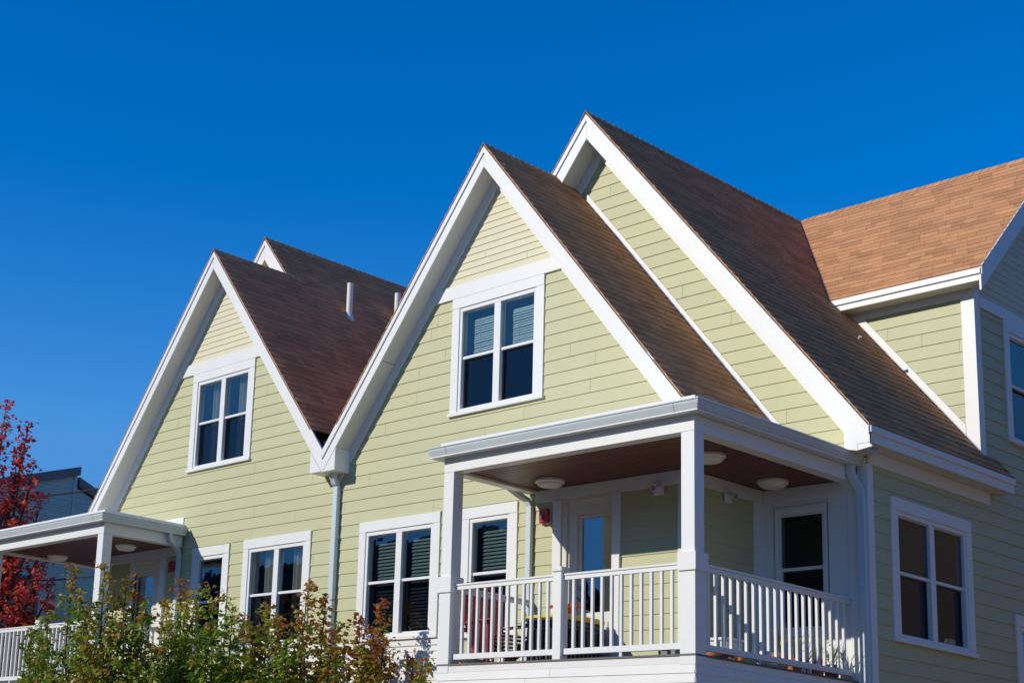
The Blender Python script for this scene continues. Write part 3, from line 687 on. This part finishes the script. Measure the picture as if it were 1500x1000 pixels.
def sensor(F, a, loc, label):
    t = thing('security_light', label, 'security light', loc, 'small security lights under the porch ceilings')
    MB().fbox(F, a - 0.075, a + 0.075, 0.028, 0.045, 2.165, 2.335).build('mount_plate', 'white', t, bevel=0.004)
    p = Vector(F(a, 2.27, 0.045)); q = Vector(F(a, 2.25, 0.11)); e = Vector(F(a, 2.235, 0.15))
    MB().tube([p, q, e], [0.022, 0.024, 0.045], 14).build('lamp_head', 'white_pl', t, smooth=True)
    MB().tube([e, e + (e - q) * 0.08], [0.036, 0.034], 14).build('lens', 'grey', t, smooth=True)
    return t
SA = sensor(Ff, -1.637, (-1.637, -0.03, 2.25), 'small white security light on the shaded front wall left of the right porch corner post')
sensor(Fb, 0.807, (XB, 0.807, 2.25), 'small white security light on the shaded return wall right of the right porch corner post')
dup(SA, (2 * XV + 1.55, -0.03, 2.25), 'small white security light on the left porch wall beside the door')

# ---- red slatted garden chair
def adirondack(loc, rz):
    t = thing('garden_chair', 'dark red slatted wooden garden chair on the right porch behind the railing', 'chair', (0, 0, 0))
    def leg(s):
        MB().box(0.36, 0.41, s * 0.30 - 0.012, s * 0.30 + 0.012, 0.0, 0.56).build('front_leg', 'chair', t, bevel=0.003)
        MB().prism([(0.46, 0.26), (0.47, 0.41), (-0.22, 0.19), (-0.46, 0.0), (-0.34, 0.0), (-0.16, 0.05)], lambda a, z, o: (a, s * 0.26 + o, z), -0.012, 0.012).build('rear_leg', 'chair', t, bevel=0.003)
        MB().prism([(0.50, -0.02), (0.44, 0.07), (0.30, 0.09), (-0.34, 0.05), (-0.34, -0.03), (0.30, -0.06), (0.44, -0.06)], lambda a, z, o: (a, s * 0.335 + z, 0.562 + o), 0, 0.022).build('armrest', 'chair', t, bevel=0.004)
    leg(-1); leg(1)
    st = MB()
    for i in range(6):
        x = 0.44 - i * 0.105; z = 0.40 - i * 0.034
        st.bar((x, -0.27, z), (x, 0.27, z), 0.100, 0.02, (0.3, 0, 1))
    st.build('seat', 'chair', t, bevel=0.003)
    bk = MB(); n = 7
    for i in range(n):
        u = (i - 3) / 3; y0, y1 = u * 0.20, u * 0.31; h = 0.98 - 0.12 * u * u
        b0 = Vector((-0.10, y0, 0.24)); d = Vector((-0.34, 0, 0.94)).normalized()
        b1 = b0 + d * h; b1.y = y1
        nv = Vector((0.94, 0, 0.34)) * 0.009
        bk.add([b + Vector((0, a * w_, 0)) + nv * c for b, w_ in ((b0, 0.032), (b1, 0.051)) for a, c in ((-1, -1), (1, -1), (1, 1), (-1, 1))],
               [(0, 1, 2, 3), (7, 6, 5, 4), (0, 4, 5, 1), (1, 5, 6, 2), (2, 6, 7, 3), (3, 7, 4, 0)])
    bk.build('backrest', 'chair', t, bevel=0.004)
    br = MB(); br.bar((-0.205, -0.31, 0.50), (-0.205, 0.31, 0.50), 0.03, 0.055); br.bar((-0.315, -0.29, 0.80), (-0.315, 0.29, 0.80), 0.025, 0.045)
    br.build('back_brace', 'chair', t, bevel=0.003)
    t.location = loc; t.rotation_euler = (0, 0, rz)
    return t
adirondack((-3.58, -0.82, 0.018), radians(-16))

# ---- storage box with a yellow lid
bx0, bx1, by0, by1 = -3.02, -2.38, -0.88, -0.13
t = thing('storage_box', 'black ribbed storage box with a thick yellow lid standing on the right porch', 'storage box', ((bx0 + bx1) / 2, (by0 + by1) / 2, 0.018))
b = MB(); b.box(bx0 + 0.03, bx1 - 0.03, by0 + 0.03, by1 - 0.03, 0.018, 0.60)
for i in range(8):
    x = bx0 + 0.06 + i * (bx1 - bx0 - 0.12) / 7; b.box(x - 0.018, x + 0.018, by0 + 0.008, by0 + 0.031, 0.05, 0.50)
for i in range(9):
    y = by0 + 0.06 + i * (by1 - by0 - 0.12) / 8; b.box(bx1 - 0.031, bx1 - 0.008, y - 0.018, y + 0.018, 0.05, 0.50)
b.box(bx0 + 0.004, bx1 - 0.004, by0 + 0.004, by1 - 0.004, 0.535, 0.575)
b.build('bin', 'black', t, bevel=0.004)
l = MB(); l.box(bx0 - 0.01, bx1 + 0.01, by0 - 0.01, by1 + 0.01, 0.60, 0.662); l.box(bx0 + 0.04, bx1 - 0.04, by0 + 0.04, by1 - 0.04, 0.662, 0.678)
l.build('lid', 'yellow', t, bevel=0.008)

def leaves(mb_v, mb_f, tones, p, size, tone, rng, droop=0.3):
    """one small folded, pointed leaf"""
    d = Vector((rng.gauss(0, 1), rng.gauss(0, 1), rng.gauss(-droop, 0.6))).normalized()
    s = d.cross(Vector((rng.gauss(0, .5), rng.gauss(0, .5), 1))); s = s.normalized() if s.length > 1e-4 else d.orthogonal().normalized()
    n = d.cross(s) * (size * rng.uniform(0.05, 0.3)); w = size * rng.uniform(0.34, 0.5)
    b = len(mb_v)
    mb_v += [p, p + d * size * 0.42 + s * w + n, p + d * size, p + d * size * 0.42 - s * w + n, p + d * size * 0.40]
    mb_f += [(b, b + 4, b + 1), (b + 1, b + 4, b + 2), (b, b + 3, b + 4), (b + 4, b + 3, b + 2)]
    tones += [tone] * 4
def leaf_mesh(name, V, Fc_, tones, material, parent):
    off = Vector(parent.location)
    me = bpy.data.meshes.new(name); me.from_pydata([tuple(v - off) for v in V], [], Fc_)
    at = me.attributes.new('tone', 'FLOAT', 'FACE'); at.data.foreach_set('value', tones)
    me.materials.append(M[material]); o = bpy.data.objects.new(name, me); C.objects.link(o); o.parent = parent
    return o

def pot(loc, r, h, label, nleaf=14, ll=0.3, seed=0, material='terra'):
    rng = random.Random(seed); x, y, z = loc
    t = thing('potted_plant', label, 'potted plant', loc, 'potted plants along the right porch railing')
    MB().lathe([(r * 0.68, 0), (r * 0.92, h * 0.78), (r, h * 0.78), (r * 1.04, h), (r * 0.9, h), (r * 0.86, h * 0.88)], (x, y, z), 22).build('pot', material, t, smooth=True)
    MB().lathe([(r * 0.86, h * 0.86), (r * 0.02, h * 0.90)], (x, y, z), 14).build('soil', 'soil', t)
    V, Fc_, tn = [], [], []
    for i in range(nleaf):
        a = rng.uniform(0, 2 * pi); L = ll * rng.uniform(0.6, 1.1); lean = rng.uniform(0.15, 0.75); n = 6; tone = rng.random()
        b = len(V); sd_ = Vector((-sin(a), cos(a), 0)); w = 0.012 * rng.uniform(0.7, 1.3)
        for k in range(n + 1):
            q = k / n; c = Vector((x, y, z + h * 0.86)) + Vector((cos(a), sin(a), 0)) * (0.02 + L * lean * q * q) + Vector((0, 0, L * (q - 0.35 * lean * q * q)))
            V += [c - sd_ * w * (1 - q ** 3), c + sd_ * w * (1 - q ** 3)]
        Fc_ += [(b + 2 * k, b + 2 * k + 1, b + 2 * k + 3, b + 2 * k + 2) for k in range(n)]; tn += [tone] * n
    leaf_mesh('foliage', V, Fc_, tn, 'strap', t)
    return t
FL = 0.018
pot((-0.30, 0.42, FL), 0.12, 0.22, 'terracotta pot of tall pale strap leaves below the dark window, nearest the corner post', 20, 0.42, 1)
pot((-0.34, 0.78, FL), 0.11, 0.20, 'terracotta pot of spiky green leaves in the middle of the row below the dark window', 18, 0.36, 2)
pot((-0.26, 1.10, FL), 0.13, 0.22, 'wide terracotta pot of arching leaves under the right end of the dark window', 22, 0.40, 3)
pot((-0.22, 1.40, FL), 0.10, 0.18, 'small terracotta pot at the far right end of the row, before the sunlit white panel', 20, 0.34, 4)
t = thing('plastic_tub', 'white square plastic tub on the right porch floor just behind the corner post', 'tub', (-0.36, -0.62, FL))
b = MB(); b.prism([(-0.14, 0), (0.14, 0), (0.16, 0.25), (-0.16, 0.25)], lambda a, z, o: (-0.36 + o, -0.55 + a, FL + z), -0.12, 0.12); b.build('tub_body', 'white_pl', t, bevel=0.01)
b = MB(); b.box(-0.50, -0.22, -0.73, -0.37, FL + 0.25, FL + 0.285); b.build('lid', 'white_pl', t, bevel=0.008)
def sack(loc, L, r, rz, material, name, label, cat):
    t = thing(name, label, cat, loc)
    n = 9; P = []; R = []
    for i in range(n):
        q = i / (n - 1); P.append(Vector(loc) + Vector((cos(rz), sin(rz), 0)) * (q - 0.5) * L + Vector((0, 0, r * 0.92))); R.append(r * (max(0.02, 1 - abs(2 * q - 1) ** 3.5)) ** 0.5)
    m_ = MB().tube(P, R, 16); m_.v = [(v[0], v[1], max(v[2], loc[2] + 0.002)) for v in m_.v]
    m_.build('sack_body', material, t, smooth=True)
    e = Vector(P[-1]); d = Vector((cos(rz), sin(rz), 0))
    MB().tube([e - d * 0.01, e + d * 0.03, e + d * 0.06], [r * 0.22, r * 0.16, r * 0.3], 12).build('tied_end', material, t, smooth=True)
sack((-0.19, 0.10, FL), 0.34, 0.078, radians(80), 'white_pl', 'garden_sack', 'white garden sack lying behind the right porch railing, left of the pots', 'sack')
sack((-0.17, -0.98, FL), 0.26, 0.06, radians(60), 'terra', 'cloth_bundle', 'reddish brown bundle lying beside the right porch corner post', 'bundle')
t = thing('watering_can', 'small orange watering can behind the bottom rail of the right porch railing', 'watering can', (-0.17, -0.58, FL))
MB().lathe([(0.05, 0), (0.062, 0.02), (0.05, 0.10), (0.035, 0.12)], (-0.17, -0.58, FL), 18).build('can_body', 'orange', t, smooth=True)
MB().tube([(-0.17, -0.54, FL + 0.03), (-0.17, -0.47, FL + 0.08), (-0.17, -0.44, FL + 0.12)], [0.012, 0.009, 0.008], 8).build('spout', 'orange', t, smooth=True)
MB().tube([(-0.17, -0.62, FL + 0.03), (-0.17, -0.67, FL + 0.06), (-0.17, -0.66, FL + 0.11), (-0.17, -0.60, FL + 0.12)], 0.007, 8).build('handle', 'orange', t, smooth=True)
t = thing('toolbox', 'small dark grey box with a pale catch on the right porch floor', 'box', (-0.62, -1.18, FL))
b = MB(); b.box(-0.75, -0.52, -1.25, -1.10, FL, FL + 0.13); b.build('box_body', 'grey', t, bevel=0.008)
MB().box(-0.76, -0.51, -1.26, -1.09, FL + 0.13, FL + 0.165).build('lid', 'black', t, bevel=0.008)
MB().box(-0.70, -0.62, -1.268, -1.262, FL + 0.10, FL + 0.16).build('catch', 'white_pl', t)
# orange flowering pot on the yellow lid
t = thing('flower_pot', 'low pot of orange red flowers standing on the yellow lid of the storage box', 'flower pot', (-2.66, -0.55, 0.678))
MB().lathe([(0.08, 0), (0.10, 0.09), (0.108, 0.09), (0.108, 0.11), (0.09, 0.11)], (-2.66, -0.55, 0.678), 20).build('pot', 'terra', t, smooth=True)
V, Fq_, tn = [], [], []; rng = random.Random(4)
for i in range(240):
    a, rr = rng.uniform(0, 2 * pi), 0.19 * sqrt(rng.random())
    leaves(V, Fq_, tn, Vector((-2.66 + rr * cos(a), -0.55 + rr * sin(a), 0.80 + (0.05 - rr * 0.3) * rng.uniform(-0.3, 1.6))), 0.045, rng.uniform(0.4, 1), rng)
leaf_mesh('flowers', V, Fq_, tn, 'maple', t)

# ================================================================== neighbour, cables
nb = thing('neighbour_house', 'slate blue neighbouring house with a dark raking parapet behind the left porch', 'house', (-24.5, 0, ZG))
Fn = lambda s, t, o: (-22 + o, s, t)
hole = (2.62, 3.42, 1.6, 3.15)
wl = MB(); a = [(-9, ZG), (4.15, ZG), (4.15, 5.76), (-9, 5.76 - 0.31 * 13.15)]
laps(wl, a, Fn, 0.15, 0, 0.012, [hole], rnd=random.Random(3)); wl.build('wall', 'blue', nb, normals=False)
Fn2 = lambda s, t, o: (-22.04 + o, s, t)
w2 = MB(); a = [(4.15, ZG), (9.5, ZG), (9.5, 5.50 - 0.42 * 5.3), (4.15, 5.50)]
laps(w2, a, Fn2, 0.15, 0, 0.012, rnd=random.Random(4)); w2.build('wing_wall', 'blue', nb, normals=False)
MB().fbox(Fn, 4.10, 4.20, -0.05, 0.03, ZG, 5.74).build('corner_board', 'blue', nb)
pp = MB(); pp.prism([(4.24, 5.77), (4.24, 5.985), (-9, 5.985 - 0.31 * 13.24), (-9, 5.77 - 0.31 * 13.24)], Fn, -0.3, 0.10)
pp.build('parapet', 'bluetrim', nb, bevel=0.006)
MB().prism([(4.245, 5.5), (4.245, 5.73), (9.6, 5.73 - 0.42 * 5.35), (9.6, 5.5 - 0.42 * 5.35)], Fn2, -0.3, 0.10).build('wing_parapet', 'bluetrim', nb, bevel=0.006)
rb = MB(); rb.add([(-22.2, -9, 5.9 - 4.1), (-22.2, 4.2, 5.9), (-27, 4.2, 5.9), (-27, -9, 5.9 - 4.1)], [(0, 1, 2, 3)]); rb.add([(-22.2, 4.2, 5.65), (-22.2, 9.6, 3.4), (-27, 9.6, 3.4), (-27, 4.2, 5.65)], [(0, 1, 2, 3)]); rb.build('roof', 'bluetrim', nb)
bk = MB(); bk.add([(-22.1, -9, ZG), (-27, -9, ZG), (-27, -9, 1.8), (-22.1, -9, 1.8)], [(0, 1, 2, 3)]); bk.add([(-27, -9, ZG), (-27, 9.5, ZG), (-27, 9.5, 3.4), (-27, 4.2, 5.8), (-27, -9, 1.8)], [(0, 1, 2, 3, 4)]); bk.add([(-22.1, 9.5, ZG), (-27, 9.5, ZG), (-27, 9.5, 3.4), (-22.1, 9.5, 3.4)], [(0, 1, 2, 3)])
bk.build('rear_wall', 'blue', nb)
def plain_window(F, s0, s1, z0, z1):
    w = MB(); e = 0.07
    for q in ((s0, s1, z1 - e, z1), (s0, s1, z0, z0 + e), (s0, s0 + e, z0 + e, z1 - e), (s1 - e, s1, z0 + e, z1 - e), (s0 + e, s1 - e, (z0 + z1) / 2 - .02, (z0 + z1) / 2 + .02)):
        w.fbox(F, q[0], q[1], -0.06, 0.02, q[2], q[3])
    o = w.build('window', 'bluetrim', nb); MB().fbox(F, s0 + e, s1 - e, -0.05, -0.044, z0 + e, z1 - e).build('pane', 'glass', o)
    r = MB(); r.add([F(a_, z_, o_) for o_ in (-0.06, -1) for a_, z_ in ((s0, z0), (s1, z0), (s1, z1), (s0, z1))], [(0, 1, 5, 4), (1, 2, 6, 5), (2, 3, 7, 6), (3, 0, 4, 7), (4, 5, 6, 7)]); r.build('room', 'dark', o, normals=False)
plain_window(Fn, 2.62, 3.42, 1.6, 3.15)

# houses around, out of frame: some mirrored in panes, some added to block sky
def simple_house(name, label, cx, cy, hw, hd, eave, ridge, axis, wallm, trimm, doors):
    t = thing(name, label, 'house', (cx, cy, ZG))
    Mx = (lambda a, b, z: (cx + a, cy + b, z)) if axis == 'x' else (lambda a, b, z: (cx + b, cy + a, z))
    b = MB(); ring = [(-hw, -hd), (hw, -hd), (hw, hd), (-hw, hd)]
    b.add([Mx(a, c, z) for z in (ZG, eave) for a, c in ring] + [Mx(-hw, 0, ridge - .1), Mx(hw, 0, ridge - .1)],
          [(0, 1, 5, 4), (1, 2, 6, 9, 5), (2, 3, 7, 6), (3, 0, 4, 8, 7)]); b.build('wall', wallm, t)
    r = MB(); k = (ridge - eave) / hd; o = 0.5
    for s_ in (-1, 1):
        q = [Mx(-hw - .4, 0, ridge), Mx(hw + .4, 0, ridge), Mx(hw + .4, s_ * (hd + o), eave - k * o), Mx(-hw - .4, s_ * (hd + o), eave - k * o)]
        r.add(q + [(x, y, z - .15) for x, y, z in q], [(0, 1, 2, 3), (4, 5, 6, 7), (0, 1, 5, 4), (1, 2, 6, 5), (2, 3, 7, 6), (3, 0, 4, 7)])
    r.build('roof', 'deck', t)
    for F_, n_ in doors:
        for i in range(n_):
            for z in (-1.9, 1.0):
                s_ = -hw * 0.72 + i * hw * 1.44 / max(1, n_ - 1)
                G = lambda a, zz, oo: Mx(a, F_ * (hd + oo), zz)
                w_ = MB(); e = 0.1
                for q in ((s_ - .6, s_ + .6, z + 1.5, z + 1.5 + e), (s_ - .6, s_ + .6, z - e, z), (s_ - .6, s_ - .6 + e, z, z + 1.5), (s_ + .6 - e, s_ + .6, z, z + 1.5), (s_ - .5, s_ + .5, z + .72, z + .78)):
                    w_.fbox(G, q[0], q[1], -.05, .05, q[2], q[3])
                wo = w_.build('window', trimm, t); MB().fbox(G, s_ - .5, s_ + .5, 0.005, 0.02, z, z + 1.5).build('pane', 'black', wo)
    return t
M['brick'] = mat('brown_brick', (0.27, 0.18, 0.125), 0.9, var=0.15, scale=7)
M['tan'] = mat('tan_siding', (0.42, 0.36, 0.27), 0.7, var=0.04)
simple_house('brick_house', 'brown brick house added across the side yard to block sky, reflected in the side window', 12.0, 11.5, 10.0, 4.6, 6.4, 10.2, 'y', 'brick', 'white', [(-1, 4)])  # out of frame; added and heightened to block sky and bounce warm light
simple_house('street_house', 'tan gabled house across the street, mirrored in the porch door glass', -35.0, -46.0, 6.5, 5.0, 4.6, 8.6, 'x', 'tan', 'white', [(1, 3)])
simple_house('street_house', 'brick gabled house across the street, mirrored in the window right of the central downpipe', -50.0, -46.0, 7.0, 5.0, 9.0, 13.5, 'x', 'brick', 'white', [(1, 3)])
simple_house('street_house', 'unseen long brick house added across the street, blocking low sky before the porches', -14.0, -40.0, 11.0, 5.5, 6.0, 10.5, 'x', 'brick', 'white', [(1, 5)])  # added out of view so less sky light reaches the porch recess
simple_house('street_house', 'unseen long tan house added across the street, blocking low sky to the right', 11.0, -40.0, 11.0, 5.5, 6.0, 10.5, 'x', 'tan', 'white', [(1, 5)])  # second added sky blocker, out of view, keeps the porch shade darker
simple_house('street_house', 'slate blue house across the street, mirrored in the window left of the central downpipe', -65.0, -46.0, 7.0, 5.0, 8.5, 13.0, 'x', 'blue', 'white', [(1, 3)])

def cable(pts, r, label):
    o = MB().tube(pts, r, 6).build('utility_cable', 'cable', None, smooth=True); o['label'] = label; o['category'] = 'cable'; o['group'] = 'black utility cables'
P0, P1 = Vector((-28, 3, 5.43)), Vector((-15.43, 3, 4.60))
cable([P0 + (P1 - P0) * t - Vector((0, 0, 0.25 * t * (1 - t) * 4 - 0.24)) for t in [i / 16 for i in range(17)]], 0.022, 'black utility cable crossing the sky blue gable above the left porch roof')
P0, P1 = Vector((-22.0, 3.3, 3.05)), Vector((-15.43, 3, 3.02))
cable([P0 + (P1 - P0) * t - Vector((0, 0, 0.10 * t * (1 - t) * 4)) for t in [i / 12 for i in range(13)]], 0.016, 'black utility cable sagging below the ceiling of the left porch')

# ================================================================== trees
def tree(name, label, cat, base, leaders, material, seed, leaf=0.09, twig=0.72, dens=2.3, green=0.5, group=None, low=0.0, redtop=0.0, split=0.5, npc=27, rtrunk=0.05, fill=1):
    rng = random.Random(seed); base = Vector(base)
    root = thing(name, label, cat, tuple(base), group)
    wood = MB(); V, Fq, tn = [], [], []
    leaders = list(leaders) + [(x + rng.uniform(-.38, .38), y + rng.uniform(-.25, .25), z - rng.uniform(.35, 1.1)) for x, y, z in leaders for _ in range(fill)]
    topz = max(l[2] for l in leaders); fork = base + Vector((0, 0, split))
    wood.tube([base - Vector((0, 0, 0.05)), base + Vector((rng.uniform(-.02, .02), rng.uniform(-.02, .02), split * 0.5)), fork], [rtrunk * 1.3, rtrunk, rtrunk * 0.9], 8)
    for L in leaders:
        tip = Vector(L); n = 14; P = []; side = Vector((rng.gauss(0, .08), rng.gauss(0, .08), 0))
        mid = Vector((fork.x + (tip.x - fork.x) * 0.8, fork.y + (tip.y - fork.y) * 0.8, fork.z + (tip.z - fork.z) * 0.45))
        for i in range(n + 1):
            q = i / n; a = fork.lerp(mid, q); b = mid.lerp(tip, q); P.append(a.lerp(b, q) + side * sin(q * 6) + Vector((rng.gauss(0, .012), rng.gauss(0, .012), 0)) * min(1, q * 3))
        wood.tube(P, [rtrunk * 0.62 * (1 - i / n) ** 0.8 + 0.0035 for i in range(n + 1)], 6)
        Ln = (tip - fork).length; tone0 = green + rng.gauss(0, 0.10)
        nt = int(Ln * 8.5 * dens)
        for k in range(nt):
            q = (k + rng.random()) / nt
            q = low + (1 - low) * q
            i = min(n - 1, int(q * n)); p = P[i].lerp(P[i + 1], q * n - i)
            a = rng.uniform(0, 2 * pi); ln = twig * (1.10 - q) ** 1.0 * rng.uniform(0.35, 1.15) + 0.05
            d = Vector((cos(a), sin(a), rng.uniform(-0.05, 0.75))).normalized()
            e = p + d * ln; m_ = p + d * ln * 0.55 + Vector((0, 0, 0.03))
            wood.tube([p, m_, e], [0.006, 0.004, 0.002], 4)
            ct = tone0 + rng.gauss(0, 0.14) + redtop * max(0, (e.z - (topz - 1.1)) / 1.1)
            for c in range(max(3, int(npc * (ln / twig) * rng.uniform(0.7, 1.3)) + 2)):
                f = rng.uniform(0.25, 1.05); b = p.lerp(e, f) + Vector((rng.gauss(0, .045), rng.gauss(0, .045), rng.gauss(0, .035)))
                leaves(V, Fq, tn, b, leaf * rng.uniform(0.6, 1.25), min(1, max(0, ct + rng.gauss(0, 0.12))), rng)
        for c in range(10):
            leaves(V, Fq, tn, tip + Vector((rng.gauss(0, .05), rng.gauss(0, .05), rng.gauss(-.06, .06))), leaf * rng.uniform(0.6, 1.1), min(1, max(0, tone0 + redtop + rng.gauss(0, .12))), rng)
    wood.build('trunk', 'bark', root, normals=False)
    leaf_mesh('crown', V, Fq, tn, material, root)
    return root
grp = 'young trees with turning leaves in front of the house'
tree('young_tree', 'tallest young tree, olive leaved, in front of the left porch corner post', 'tree', (-10.0, -2.75, ZG),
     [(-11.54, -2.5, 1.02), (-10.67, -2.6, 1.68), (-9.97, -3.0, 1.13), (-9.75, -2.7, 1.60), (-9.5, -2.45, 1.42), (-9.40, -2.3, 1.2), (-10.87, -3.0, 0.5), (-8.98, -2.4, 0.98), (-11.88, -2.5, 0.30), (-9.44, -3.1, 0.9), (-8.60, -3.2, 0.6), (-12.2, -2.5, 0.05), (-12.0, -2.4, 0.75), (-11.3, -2.9, 0.7)],
     'bush', 5, green=0.30, group=grp, redtop=0.30, low=0.15)
tree('young_tree', 'young tree with brown tops in front of the narrow window beside the left porch', 'tree', (-9.1, -1.6, ZG),
     [(-9.6, -1.5, 0.86), (-8.94, -1.4, 1.40), (-9.48, -1.25, 1.3), (-8.42, -1.5, 1.22), (-7.75, -1.8, 0.98), (-10.45, -1.0, 1.30), (-10.2, -0.95, 1.6), (-8.81, -1.8, 0.5), (-9.65, -1.7, 0.45), (-7.95, -2.0, 0.72)],
     'bush', 6, green=0.22, group=grp, redtop=0.45, low=0.15)
tree('young_tree', 'young tree with a thin leafy spire beside the central downpipe', 'tree', (-7.1, -1.05, ZG),
     [(-8.25, -1.1, 0.95), (-8.5, -1.3, 0.7), (-7.5, -1.2, 0.85), (-7.9, -1.0, 1.10), (-7.18, -1.3, 0.85), (-7.13, -0.85, 1.40), (-6.94, -0.7, 1.18), (-6.78, -1.3, 0.80), (-7.95, -1.2, 0.8), (-6.13, -1.3, 0.62), (-6.48, -0.8, 0.76), (-6.94, -1.4, 0.5)],
     'bush', 7, green=0.34, group=grp, redtop=0.34, low=0.15, twig=0.6)
tree('young_tree', 'sparse russet leaved young tree nearest the right porch, against the white base boards', 'tree', (-5.9, -0.75, ZG),
     [(-5.88, -0.65, 1.05), (-6.09, -0.8, 0.85), (-5.63, -1.0, 0.66), (-5.77, -0.5, 0.38), (-5.39, -0.5, 0.32), (-5.05, -0.55, 0.20), (-6.28, -0.9, 0.5), (-5.75, -1.0, 0.42), (-6.71, -0.7, 0.42)],
     'bush', 8, green=0.52, group=grp, redtop=0.32, low=0.15, twig=0.45, dens=1.9)
rr = random.Random(9)
tree('maple_tree', 'red leaved maple tree at the left edge, beyond the left porch', 'tree', (-19.6, -0.4, ZG),
     [(-18.5, 0.15, 6.2), (-18.3, 0.62, 5.8), (-18.2, 0.8, 5.0), (-18.1, 1.0, 4.3), (-18.4, 0.4, 5.2), (-18.0, 1.25, 3.7), (-17.9, 1.35, 2.5), (-18.0, 1.2, 2.9), (-18.3, 0.6, 3.4), (-17.8, 1.2, 2.0), (-18.1, 0.6, 1.9), (-17.9, 1.3, 1.4), (-17.9, 0.7, 1.5), (-17.8, 0.5, 2.3), (-17.7, 0.9, 2.6), (-18.6, 0.3, 5.8), (-18.4, 0.5, 5.4), (-18.3, 0.9, 4.7),
      (-19.2, -0.6, 6.6), (-19.6, -1.4, 6.0), (-20.2, 0.2, 6.4), (-17.6, -1.2, 4.6), (-17.4, -2.0, 3.6), (-17.8, -1.8, 5.2), (-18.3, -2.4, 4.6), (-18.9, -2.8, 4.0), (-20.4, -1.4, 5.0), (-18.6, 0.5, 4.2), (-18.5, -0.1, 4.4), (-18.3, 0.5, 2.4), (-18.4, 0.4, 3.0)],
     'maple', 10, leaf=0.115, twig=0.85, dens=1.4, green=0.5, split=2.6, low=0.3, npc=13, rtrunk=0.11, fill=0)

# ================================================================== ground
def sheet(name, x0, x1, y0, y1, z, material):
    o = MB().add([(x0, y0, z), (x1, y0, z), (x1, y1, z), (x0, y1, z)], [(0, 1, 2, 3)]).build(name, material); o['kind'] = 'structure'; return o
sheet('ground', -1500, 1500, -1500, 1500, ZG, 'lawn')
sheet('pavement', -60, 60, -9.0, -6.6, ZG + 0.004, 'conc')
sheet('road', -60, 60, -19.0, -9.0, ZG + 0.008, 'asph')

# ================================================================== light, sky, camera
AZ = Vector((-0.474, -1.0)); EL = math.atan(0.588 / AZ.length)
to_sun = Vector((AZ.x, AZ.y, 0.588)).normalized()
sun = bpy.data.lights.new('sun', 'SUN'); sun.energy = 3.55; sun.angle = radians(0.5); sun.color = (1.0, 0.94, 0.82)
so = bpy.data.objects.new('sun', sun); C.objects.link(so); so.rotation_euler = to_sun.to_track_quat('Z', 'Y').to_euler(); so.location = to_sun * 40
w = bpy.data.worlds.new('World'); bpy.context.scene.world = w; w.use_nodes = True
n, l = w.node_tree.nodes, w.node_tree.links
sky = n.new('ShaderNodeTexSky'); sky.sky_type = 'NISHITA'; sky.sun_disc = False
sky.sun_elevation = EL; sky.sun_rotation = math.atan2(to_sun.x, to_sun.y)
sky.air_density = 1.0; sky.dust_density = 0.2; sky.ozone_density = 2.5
hs = n.new('ShaderNodeHueSaturation'); hs.inputs['Saturation'].default_value = 1.5; hs.inputs['Hue'].default_value = 0.513; hs.inputs['Value'].default_value = 1.62
l.new(sky.outputs[0], hs.inputs['Color']); mn = n.new('ShaderNodeVectorMath'); mn.operation = 'MINIMUM'; mn.inputs[1].default_value = (0.75, 2.9, 7.0)
l.new(hs.outputs[0], mn.inputs[0]); l.new(mn.outputs[0], n['Background'].inputs[0]); n['Background'].inputs[1].default_value = 0.1

cam = bpy.data.cameras.new('camera'); co = bpy.data.objects.new('camera', cam); C.objects.link(co)
f, yaw, pit, rol = 2221.17, -0.8697247, 0.22272580, 0.0542849
fw = Vector((sin(yaw) * cos(pit), cos(yaw) * cos(pit), sin(pit))); r = Vector((cos(yaw), -sin(yaw), 0)); u = r.cross(fw)
r2 = r * cos(rol) + u * sin(rol); u2 = -r * sin(rol) + u * cos(rol)
R = Matrix((r2, u2, -fw)).transposed()
co.matrix_world = Matrix.Translation((9.40825549, -15.0041136, -1.6915983)) @ R.to_4x4()
cam.sensor_width = 36; cam.lens = f / 1500 * 36; cam.shift_x = (750 - 449.409) / 1500; cam.shift_y = (668.629 - 500) / 1500
cam.clip_start = 0.1; cam.clip_end = 4000
sc = bpy.context.scene; sc.camera = co
for o in list(bpy.data.objects):
    if o.parent is None: o.location.z -= ZG
sc.view_settings.view_transform = 'Standard'; sc.view_settings.look = 'None'; sc.view_settings.exposure = 0; sc.view_settings.gamma = 1
sc.render.engine = 'CYCLES'; sc.cycles.max_bounces = 8; sc.cycles.transparent_max_bounces = 12
sc.cycles.caustics_reflective = False; sc.cycles.caustics_refractive = False
